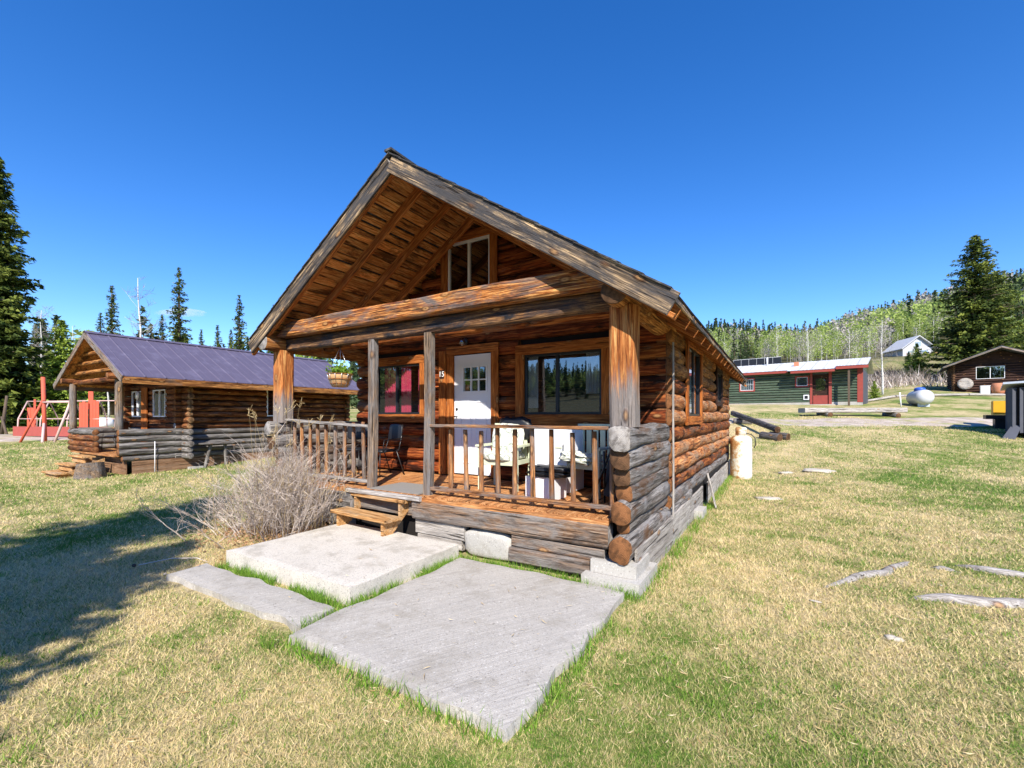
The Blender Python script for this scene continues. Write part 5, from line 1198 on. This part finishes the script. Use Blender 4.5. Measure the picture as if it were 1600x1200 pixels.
def birch(H, seed, spread=.22, nb_=26, twigs=5, hazy=0):
    r = random.Random(seed); P = []; cx = [0, 0]; pts = []
    for i in range(9): t = i / 8; pts.append((cx[0], cx[1], H * t - .2)); cx[0] += r.uniform(-.02, .02) * H * .5; cx[1] += r.uniform(-.02, .02) * H * .5
    main = [(pts, [.013 * H * (1 - .88 * i / 8) for i in range(9)])]
    tw = []; tips = []
    for b in range(nb_):
        t = r.uniform(.35, .98); i = min(int(t * 8), 7); p = Vector(pts[i]).lerp(Vector(pts[i + 1]), t * 8 - i); az = r.uniform(0, 6.28); L = H * spread * (1.25 - t) * r.uniform(.6, 1.2)
        e = p + Vector((math.cos(az) * L, math.sin(az) * L, L * r.uniform(.5, 1.3))); md = p.lerp(e, .5) + Vector((0, 0, -.06 * L))
        (main if b < 8 else tw).append(([tuple(p), tuple(md), tuple(e)], [.0035 * H * (1.1 - t), .002 * H * (1.1 - t), .0006 * H]))
        for k in range(twigs):
            q = p.lerp(e, r.uniform(.3, 1)); f = q + Vector((r.uniform(-1, 1), r.uniform(-1, 1), r.uniform(0, 1.2))) * L * .38; tw.append(([tuple(q), tuple(f)], [.0010 * H, .0004 * H])); tips.append(f)
    return tubes_me(tw, 'baretwig', 3, False, True), tubes_me(main, 'birch', 6), tips
bi = [birch(15, 3, .2, 34, 7), birch(13, 8, .28, 46, 9), birch(12, 19, .24, 40, 8)]
for r, d, s_, k, lab in ((-38.2, 45, .97, 0, 'bare white birch with a pale trunk rising above the purple roof'), (-46.5, 45, .78, 2, 'leafless birch near the front peak of the purple roof'), (-42.0, 46, .62, 1, 'bare birch between the two slender spruces over the purple roof'),
                        (-42.6, 40, .78, 1, 'bare spreading birch just right of the huge left spruce'), (-46.7, 47, .66, 0, 'thin leafless birch between the young spruce and the purple roof'),
                        (37.8, 45, .52, 0, 'white birch trunk standing on the slope left of the pale house'), (37.6, 56, .62, 1, 'spreading leafless birch behind the right end of the metal roof')):
    put_tree('birch_tree', bi[k], *yd(r, d), lab, s_)
# small bright conifers on the slope
put_tree('young_spruce', yng, *yd(31.6, 38.5), 'small round bright green spruce left of the propane tank', .26)
put_tree('young_spruce', yng, *yd(55.9, 61), 'bright young conifer just below the pale hill house', .72, 1.0)
put_tree('young_spruce', yng, *yd(57.0, 63.5), 'bright bushy conifer right of the one below the hill house', .55, 2.0)

# wooded hill: individuals nearest, the rest one wood
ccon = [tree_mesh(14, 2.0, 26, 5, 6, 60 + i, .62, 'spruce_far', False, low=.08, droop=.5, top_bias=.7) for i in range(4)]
def decid(H, R, n, seed, size):
    r = np.random.default_rng(seed); P = []
    while len(P) < n:
        q = r.uniform(-1, 1, 3)
        if np.linalg.norm(q) < 1 and r.random() < .3 + .7 * np.linalg.norm(q): P.append((q[0] * R * (1 + .2 * np.sin(5 * q[2])), q[1] * R, H * .62 + q[2] * H * .38))
    P = np.array(P); D = r.normal(size=(n, 3)); D /= np.linalg.norm(D, axis=1)[:, None]; B = r.normal(size=(n, 3)); B -= (B * D).sum(1)[:, None] * D; B /= np.linalg.norm(B, axis=1)[:, None]
    s_ = size * r.uniform(.5, 1.3, n)[:, None]
    return np.stack([P + D * s_, P - D * s_ * .4 + B * s_ * .6, P - D * s_ * .4 - B * s_ * .6], 1).reshape(-1, 3), r.random(n)
dm_ = []
for i in range(4):
    v, rn = decid(11, 2.3, 700, 80 + i, .26); dm_.append((fast_tris('crown', v, ['aspen'], rn), tubes_me([([(0, 0, -.3), (.1, 0, 5), (0, .1, 9.6)], [.14, .09, .03])] + [([(0, 0, 3 + k), (math.cos(k * 2.4) * 1.5, math.sin(k * 2.4) * 1.5, 5.5 + k)], [.05, .015]) for k in range(5)], 'birch', 4)))
bare_m = []
for i in range(3):
    v, rn = decid(10, 2.0, 420, 95 + i, .20); bare_m.append((fast_tris('crown', v, ['baretwig'], rn), tubes_me([([(0, 0, -.3), (.1, 0, 5), (0, .1, 9)], [.13, .08, .03])] + [([(0, 0, 3 + k), (math.cos(k * 2.4) * 1.4, math.sin(k * 2.4) * 1.4, 5.2 + k)], [.05, .015]) for k in range(5)], 'birch', 4)))
def wood_sites(n, th0, th1, r0, r1, seed):
    r = np.random.default_rng(seed); out = []
    while len(out) < n:
        th = math.radians(r.uniform(th0, th1)); rho = math.sqrt(r.uniform(r0 ** 2, r1 ** 2)); out.append((*yd(rho * math.sin(th), rho * math.cos(th)), math.degrees(th), rho))
    return out
near = sorted(wood_sites(290, 24, 51, 98, 205, 5), key=lambda q: q[3])
rr = random.Random(4)
for x, y, th, rho in near:
    px = 800 + 690 * math.tan(math.radians(th))
    if rho < 142 and 1385 < px < 1475: continue            # clearing round the hill house
    if rho < 120 and px > 1360: continue
    q = mn.noise((x * .03, y * .03, 1)) + rr.uniform(-.35, .35)
    if q > .22: put_tree('conifer', ccon[rr.randrange(4)], x, y, 'dark conifer in the lower wood on the hillside', rr.uniform(.45, .85), group='conifers of the lower hillside wood')
    elif q > -.22: put_tree('aspen', dm_[rr.randrange(4)], x, y, 'pale green aspen in the lower wood on the hillside', rr.uniform(.5, .85), group='aspens of the lower hillside wood')
    else: put_tree('bare_aspen', bare_m[rr.randrange(3)], x, y, 'leafless grey aspen in the lower wood on the hillside', rr.uniform(.5, .9), group='leafless aspens of the lower hillside wood')
def far_wood(name, sites, fn, label, mats):
    acc = {m: ([], []) for m in mats}; r = np.random.default_rng(9)
    for x, y, th, rho in sites:
        m, tri, rn = fn(x, y, th, rho, r)
        if m is None: continue
        a = r.uniform(0, 6.28); s_ = r.uniform(.6, 1.15); c, s2 = math.cos(a) * s_, math.sin(a) * s_
        v = tri.copy(); X_, Y_ = v[:, 0] * c - v[:, 1] * s2, v[:, 0] * s2 + v[:, 1] * c
        v = np.stack([X_ + x, Y_ + y, v[:, 2] * s_ * r.uniform(.85, 1.25) + gz(x, y) - .2], 1); acc[m][0].append(v); acc[m][1].append(np.clip(rn * .6 + r.random() * .4, 0, 1))
    for m in mats:
        if acc[m][0]:
            o = part(name, fast_tris(name, np.concatenate(acc[m][0]), [m], np.concatenate(acc[m][1]))); props(o, label + {'spruce_far': ', the dark conifers', 'aspen': ', the pale green aspens', 'baretwig': ', the leafless grey trees'}[m], None, None, 'stuff')
fc_ = [conifer(12, 1.5, 16, 4, 4, 200 + i, .85, low=.05, droop=.5, top_bias=.75)[:2] for i in range(5)]
fa_ = [decid(9, 2.4, 130, 300 + i, .50) for i in range(4)]; fb_ = [decid(10, 2.2, 80, 320 + i, .50) for i in range(3)]
def pick(x, y, th, rho, r):
    q = mn.noise((x * .014, y * .014, 2)) + r.uniform(-.35, .35) + (rho - 255) / 260
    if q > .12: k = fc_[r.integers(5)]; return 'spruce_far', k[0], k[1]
    if q > -.38: k = fa_[r.integers(4)]; return 'aspen', k[0], k[1]
    k = fb_[r.integers(3)]; return 'baretwig', k[0], k[1]
far_wood('far_wood', wood_sites(3600, 22, 54, 170, 365, 6), pick, 'wood covering the far hillside', ['spruce_far', 'aspen', 'baretwig'])
def pick2(x, y, th, rho, r):
    k = fc_[r.integers(5)] if r.random() < .72 else fa_[r.integers(4)]
    return ('spruce_far' if len(k[0]) > 400 or k is not None and any(k is q for q in fc_) else 'aspen'), k[0], k[1]
far_wood('surrounding_wood', wood_sites(500, 60, 205, 95, 340, 7) + wood_sites(1900, 200, 275, 190, 350, 17) + wood_sites(260, -58, -14, 75, 130, 8) + wood_sites(750, -14, 23, 110, 350, 18), pick2, 'wood closing off the valley around the cabins', ['spruce_far', 'aspen'])
# brown scrub below the hill house
def scrub(n, fn, seed, h, mat, th=.012, name='scrub'):
    r = np.random.default_rng(seed); V = []
    for _ in range(n):
        x, y = fn(r); z = gz(x, y); a = r.uniform(0, 6.28); l = h * r.uniform(.3, 1.2) * max(.12, .75 + 1.5 * mn.noise((x * .35, y * .35, 6))); dx, dy = math.cos(a), math.sin(a); t = r.uniform(.2, 1.3) * l
        V += [(x - dy * th, y + dx * th, z), (x + dy * th, y - dx * th, z), (x + dx * t, y + dy * t, z + l)]
    return fast_tris(name, np.array(V), [mat], r.random(n))
o = part('scrub', scrub(15000, lambda r: yd(r.normal(59, 7), r.normal(68, 7)), 1, 1.1, 'scrubtwig', .022)); props(o, 'leafless brown scrub on the bank below the pale hill house', None, None, 'stuff')
o = part('scrub', scrub(2500, lambda r: yd(r.normal(47, 3), r.normal(56, 3)), 2, 1.6, 'drytwig', .04)); props(o, 'low dry brush left of the scrub bank on the slope', None, None, 'stuff')
for r_, d_, s_, lab in ((-14.5, 31, .9, 'fresh green leafy tree seen through the left porch bay'),):
    v, rn = decid(6.0, 1.5, 2600, 55, .16); put_tree('leafy_tree', (fast_tris('crown', v, ['young'], rn), dm_[0][1]), *yd(r_, d_), lab, s_)

# ---------------------------------------------------------------- dry bush left of the landing
bc = Vector((-4.75, -.72, -.03)); rb = random.Random(12)
def grow(p, d, L, r, lv, out):
    n = 4; pts = [tuple(p)]; q = Vector(p); dd = Vector(d)
    for i in range(n):
        dd = (dd + Vector((rb.gauss(0, .14), rb.gauss(0, .14), rb.gauss(.02, .10)))).normalized(); q = q + dd * L / n; pts.append(tuple(q))
        if lv < 3 and rb.random() < (.75 if lv else .95):
            nd = (dd + Vector((rb.gauss(0, .6), rb.gauss(0, .6), rb.gauss(.1, .35)))).normalized(); grow(q, nd, L * rb.uniform(.35, .62), r * .6, lv + 1, out)
    out.append((pts, [r * (1 - .75 * i / n) for i in range(n + 1)]))
tw = []
for i in range(250):
    a = rb.uniform(0, 6.28); rad = abs(rb.gauss(0, .42)); p = bc + Vector((math.cos(a) * rad * 1.15, math.sin(a) * rad * .75, 0))
    if p.x > -4.12 and p.y < -.2: p.x = -4.15 - rb.random() * .25
    lean = rad / .9; d = Vector((math.cos(a) * lean * .8, math.sin(a) * lean * .8, 1)).normalized()
    grow(p, d, rb.uniform(.5, .92) * (1 - .25 * min(rad, 1)) * (1.0 if i % 14 else 1.2), rb.uniform(.005, .0095), 0, tw)
bs = thing('dry_bush', bc, 'leafless grey-brown bush beside the landing, dry stalks rising over the railing', 'bush')
part('twigs', tubes_me(tw, 'drytwig', 3, False, True), bs)['kind'] = 'stuff'
stalk = []; seedh = []
for i in range(230):
    a = rb.uniform(0, 6.28); rad = abs(rb.gauss(0, .5)); p = bc + Vector((math.cos(a) * rad, math.sin(a) * rad * .8 + .1, 0)); 
    if p.x > -4.08 and p.y < -.2: p.x = -4.12 - rb.random() * .2
    h = rb.uniform(.5, 1.05) if i > 16 else rb.uniform(1.35, 1.95); l = rb.gauss(0, .14); l2 = rb.gauss(0, .10)
    pts = [tuple(p), tuple(p + Vector((l * .3, l2 * .3, h * .5))), tuple(p + Vector((l, l2, h)))]
    stalk.append((pts, [.0032, .0026, .0013])); e = Vector(pts[2])
    for k in range(7 if i <= 40 else 2):
        f = e + Vector((rb.gauss(0, .035), rb.gauss(0, .035), rb.uniform(-.13, .05))); seedh.append(([tuple(e - Vector((0, 0, rb.uniform(0, .12)))), tuple(f)], [.0022, .0035]))
part('dry_stalks', tubes_me(stalk, 'straw', 3, False, True), bs)['kind'] = 'stuff'; part('seed_heads', tubes_me(seedh, 'straw', 3, False, True), bs)['kind'] = 'stuff'
r_ = np.random.default_rng(3); L_ = []
v, rn = leaf_tris(2600, lambda r: (bc.x + r.normal() * .62, bc.y + r.normal() * .42, .0 + abs(r.normal()) * .05), .028, 8, .3)
keep = np.repeat(~((v[::3, 0] > -4.05) & (v[::3, 1] < -.2) & (v[::3, 0] < -1.9)), 3); part('leaf_litter', fast_tris('litter', v[keep], ['deadleaf'], rn[keep[::3]]), bs)

# ---------------------------------------------------------------- grass blades
def cab_zone(x, y, pad=0.0):
    a = (x > -6.05 - pad) & (x < .24 + pad) & (y > -.16 - pad) & (y < 9.95 + pad)
    b = (x > -4.02 - pad) & (x < -1.93 + pad) & (y > -1.80 - pad) & (y < -.2 + pad)
    c = (x > -1.82 - pad) & (x < .11 + pad) & (y > -2.46) & (y < -.34 + pad)
    d = (x > -4.12 - pad) & (x < -1.86 + pad) & (y > -2.36 - pad) & (y < -1.94 + pad)
    e = (x > -17.3) & (x < -13.5) & (y > .3) & (y < 7.6)
    f = (x > -.38) & (x < .23) & (y > -.32) & (y < .43)
    return a | b | c | d | e | f
def blades(n, rmin, rmax, w0, h0, seed, thmin=-54, thmax=54):
    r = np.random.default_rng(seed); th = np.radians(r.uniform(thmin, thmax, n)); rho = rmin * (rmax / rmin) ** r.random(n)
    rr_, dd_ = rho * np.sin(th), rho * np.cos(th)
    x = CAM[0] + RX * rr_ - RY * dd_; y = CAM[1] + RY * rr_ + RX * dd_
    k = ~cab_zone(x, y, .015); x, y, rho = x[k], y[k], rho[k]; n = len(x)
    z = ground(x, y); a = r.uniform(0, 6.283, n); sc = (rho / 4.0) ** .75
    w_ = w0 * sc * r.uniform(.6, 1.4, n); h = h0 * r.uniform(.4, 1.5, n) * sc ** .45; ln = r.uniform(.2, 1.6, n) * h
    b = r.uniform(0, 6.283, n)
    V = np.stack([np.stack([x - np.cos(a) * w_, y - np.sin(a) * w_, z - .004], 1), np.stack([x + np.cos(a) * w_, y + np.sin(a) * w_, z - .004], 1), np.stack([x + np.cos(b) * ln, y + np.sin(b) * ln, z + h], 1)], 1).reshape(-1, 3)
    return fast_tris('grass', V, ['blade'], r.random(n))
o = part('grass', blades(620000, 1.6, 30, .0032, .026, 2)); props(o, 'short dry and green grass blades of the lawn', None, None, 'stuff')
def edge_weeds(segs, n, seed, h, spread=.03, mat='weed'):
    r = np.random.default_rng(seed); L = [math.dist(a, b) for a, b, _ in segs]; V = []
    for _ in range(n):
        i = r.choice(len(segs), p=np.array([l * s[2] for l, s in zip(L, segs)]) / sum(l * s[2] for l, s in zip(L, segs))); a, b, _q = segs[i]; t = r.random()
        if mn.noise((t * L[i] * 2.2 + i * 7, 1, 1)) < -.12 + r.uniform(-.2, .1): continue
        x = a[0] + (b[0] - a[0]) * t + r.normal() * spread; y = a[1] + (b[1] - a[1]) * t + r.normal() * spread; z = -.05; c = r.uniform(0, 6.28); hh_ = h * r.uniform(.4, 1.3); w_ = .0034 * r.uniform(.7, 1.6); e = r.uniform(0, 6.28); l = hh_ * r.uniform(.1, .8)
        V += [(x - math.cos(c) * w_, y - math.sin(c) * w_, z), (x + math.cos(c) * w_, y + math.sin(c) * w_, z), (x + math.cos(e) * l, y + math.sin(e) * l, z + hh_)]
    return fast_tris('weeds', np.array(V), [mat], r.random(len(V) // 3))
def tufts(n, seed, lab):
    r = np.random.default_rng(seed); V = []
    while len(V) < n * 90:
        th = math.radians(r.uniform(-50, 50)); rho = 2.6 * (14 / 2.6) ** r.random(); x0, y0 = yd(rho * math.sin(th), rho * math.cos(th))
        if bool(cab_zone(np.array(x0), np.array(y0), .06)) or mn.noise((x0 * .7, y0 * .7, 3)) < -.05: continue
        z = gz(x0, y0)
        for _ in range(30):
            x, y = x0 + r.normal() * .035, y0 + r.normal() * .035; c, e = r.uniform(0, 6.28, 2); h = r.uniform(.02, .055); l = h * r.uniform(.2, 1.1); w_ = .003
            V += [(x - math.cos(c) * w_, y - math.sin(c) * w_, z - .004), (x + math.cos(c) * w_, y + math.sin(c) * w_, z - .004), (x + math.cos(e) * l, y + math.sin(e) * l, z + h)]
    return fast_tris('tufts', np.array(V), ['weed'], r.random(len(V) // 3))
o = part('grass_tufts', tufts(170, 12, '')); props(o, 'scattered greener tufts standing up in the lawn', None, None, 'stuff')
r6 = np.random.default_rng(77); V6 = []
for _ in range(5000):
    th = math.radians(r6.uniform(-50, 50)); rho = 2.4 * (13 / 2.4) ** r6.random(); x0, y0 = yd(rho * math.sin(th), rho * math.cos(th))
    if bool(cab_zone(np.array(x0), np.array(y0), .0)) and not (r6.random() < .12 and -4 < x0 < .1 and -2.4 < y0 < -.4): continue
    z = gz(x0, y0) + .012 if not bool(cab_zone(np.array(x0), np.array(y0), .0)) else (.145 if (-4 < x0 < -1.95 and y0 > -1.77) else .05); c = r6.uniform(0, 6.28); L6 = r6.uniform(.02, .08); V6 += [(x0, y0, z), (x0 + math.cos(c) * L6, y0 + math.sin(c) * L6, z + r6.uniform(0, .015)), (x0 + math.cos(c + .12) * L6 * .6, y0 + math.sin(c + .12) * L6 * .6, z + .003)]
o = part('straw_litter', fast_tris('straw', np.array(V6), ['straw'], r6.random(len(V6) // 3))); props(o, 'loose straw and stems lying on the lawn and the concrete', None, None, 'stuff')
o = part('joint_grass', edge_weeds([((-1.865, -2.3), (-1.865, -.4), 1.5), ((-4.0, -1.87), (-1.9, -1.87), 1.3), ((-1.9, -.27), (-.35, -.27), 1.0), ((-1.86, -2.6), (-1.85, -2.3), 1.2), ((.16, -.9), (.16, -2.4), .3), ((-1.8, -2.5), (.1, -2.5), .4), ((-4.08, -1.75), (-4.08, -.9), .5)], 8500, 4, .10)); props(o, 'fresh green grass growing in the joints between the concrete slabs', None, None, 'stuff')
o = part('wall_grass', edge_weeds([((.24, -.3), (.24, 9.8), 1), ((-.4, -.36), (.2, -.36), 2.5), ((-13.45, .3), (-13.45, 7), .8)], 5200, 5, .11, .05)); props(o, 'taller green grass along the foot of the cabin walls', None, None, 'stuff')
o = part('straw_grass', edge_weeds([((.30, 0), (.30, 9.5), 1), ((-4.2, -2.0), (-4.2, -.2), 1.2), ((-4.6, -1.3), (-4.1, -1.9), 2)], 4200, 6, .07, .09, 'straw')); props(o, 'matted straw beside the cabin wall and the landing', None, None, 'stuff')

# ---------------------------------------------------------------- stones, roots, sticks
def rock(x, y, sx, sy, sz, seed, lab, rz=0):
    o = part('flat_stone', blob_me(sx, sy, sz, 'rock', seed, .5, 1.8, 18, 10, .8), None, T(x, y, gz(x, y) + sz * .15) @ RZ(rz)); props(o, lab, 'stone')
rock(1.15, 5.9, .26, .12, .035, 3, 'small pale flat stone in the lawn midway along the cabin wall', .3)
rock(2.3, 10.4, .36, .22, .05, 5, 'largest pale flat stone in the grass near the log bench', .2); rock(1.55, 10.2, .22, .09, .04, 8, 'smaller pale stone just left of the large flat stone', .5)
rock(2.05, -.15, .06, .03, .02, 9, 'small grey stone low in the lawn at the right')
def root(pts, r, lab):
    P = [(x, y, gz(x, y) + z) for x, y, z in pts]; pp = []
    for a, b in zip(P, P[1:]):
        for t in (0, .25, .5, .75): q = Vector(a).lerp(Vector(b), t); pp.append((q.x + mn.noise((q.x * 3, q.y * 3, 1)) * .04, q.y + mn.noise((q.x * 3, q.y * 3, 5)) * .04, q.z))
    pp.append(P[-1]); n = len(pp); o = part('tree_root', tubes_me([(pp, [r * (.35 + 1.0 * math.sin(math.pi * min(i / n + .12, .9)) * (1 + .3 * mn.noise((i * .7, 2, 2)))) for i in range(n)])], 'rail_grey', 7)); props(o, lab, 'root')
root([(1.70, .80, -.02), (1.98, 1.25, .005), (2.25, 1.55, .0), (2.50, 1.98, .01), (2.62, 2.25, -.03)], .035, 'curved bleached root surfacing left of the other roots in the lawn')
root([(2.38, .89, -.015), (2.62, .95, .01), (2.9, 1.02, .01), (3.4, 1.28, .01), (3.9, 1.5, -.02)], .045, 'thickest bleached root crossing the lower right of the lawn')
root([(2.98, 2.25, -.02), (3.2, 2.15, .01), (3.5, 2.12, .005), (4.2, 2.2, -.01)], .038, 'bleached root farther up the lawn at the right edge')
root([(2.75, 2.05, -.02), (2.85, 2.02, .0), (2.98, 1.98, -.02)], .028, 'short stub of bleached root between two longer roots')
stk = tubes_me([([(-4.75, -2.35, .0), (-4.6, -2.1, .03), (-4.35, -1.95, .035), (-4.15, -1.93, .02)], [.006, .006, .005, .004]), ([(-4.6, -2.1, .03), (-4.72, -2.02, .02)], [.004, .003])], 'drytwig', 4, False, True)
props(part('stick', stk), 'thin dead stick on the grass left of the concrete strip', 'stick')
props(part('pine_cone', blob_me(.028, .02, .018, 'bark', 4, .4, 4, 14, 8), None, T(-4.78, -2.38, .0)), 'brown cone in the shaded grass by the dead stick', 'cone')
r5 = random.Random(8)
for i in range(46):
    a = r5.uniform(-46, 46); d_ = r5.uniform(3.6, 14); x, y = yd(d_ * math.tan(math.radians(a)), d_)
    if bool(cab_zone(np.array(x), np.array(y), .1)): continue
    props(part('wood_chip', blob_me(r5.uniform(.015, .05), r5.uniform(.01, .02), .007, 'rock' if i % 3 else 'bark', i, .4, 3, 9, 6), None, T(x, y, gz(x, y) + .012) @ RZ(r5.uniform(0, 3))), 'small chip of wood lying in the lawn', 'wood chip', 'wood chips scattered on the lawn')
# ---------------------------------------------------------------- small cloud
def m_cloud():
    t = NT('cloud_vapour'); t.out; v = t.n('ShaderNodeVolumePrincipled'); v.inputs['Color'].default_value = (1, 1, 1, 1); n = t.noise(t.coord(), .012, 4, .6)
    t.l(t.math('MULTIPLY', t.ramp(n, [(.40, 0.0), (.62, 1.0)]), .020), v.inputs['Density']); t.l(v.outputs[0], t.out.inputs[1]); return t.m
M['cloud'] = m_cloud()
cx_, cy_ = yd(-900, 1200); o = part('cloud', blob_me(62, 40, 10, 'cloud', 2, .5, 1.2, 24, 14), None, T(cx_, cy_, 283) @ RZ(YAW)); props(o, 'small thin white cloud above the purple roof', None, None, 'structure')
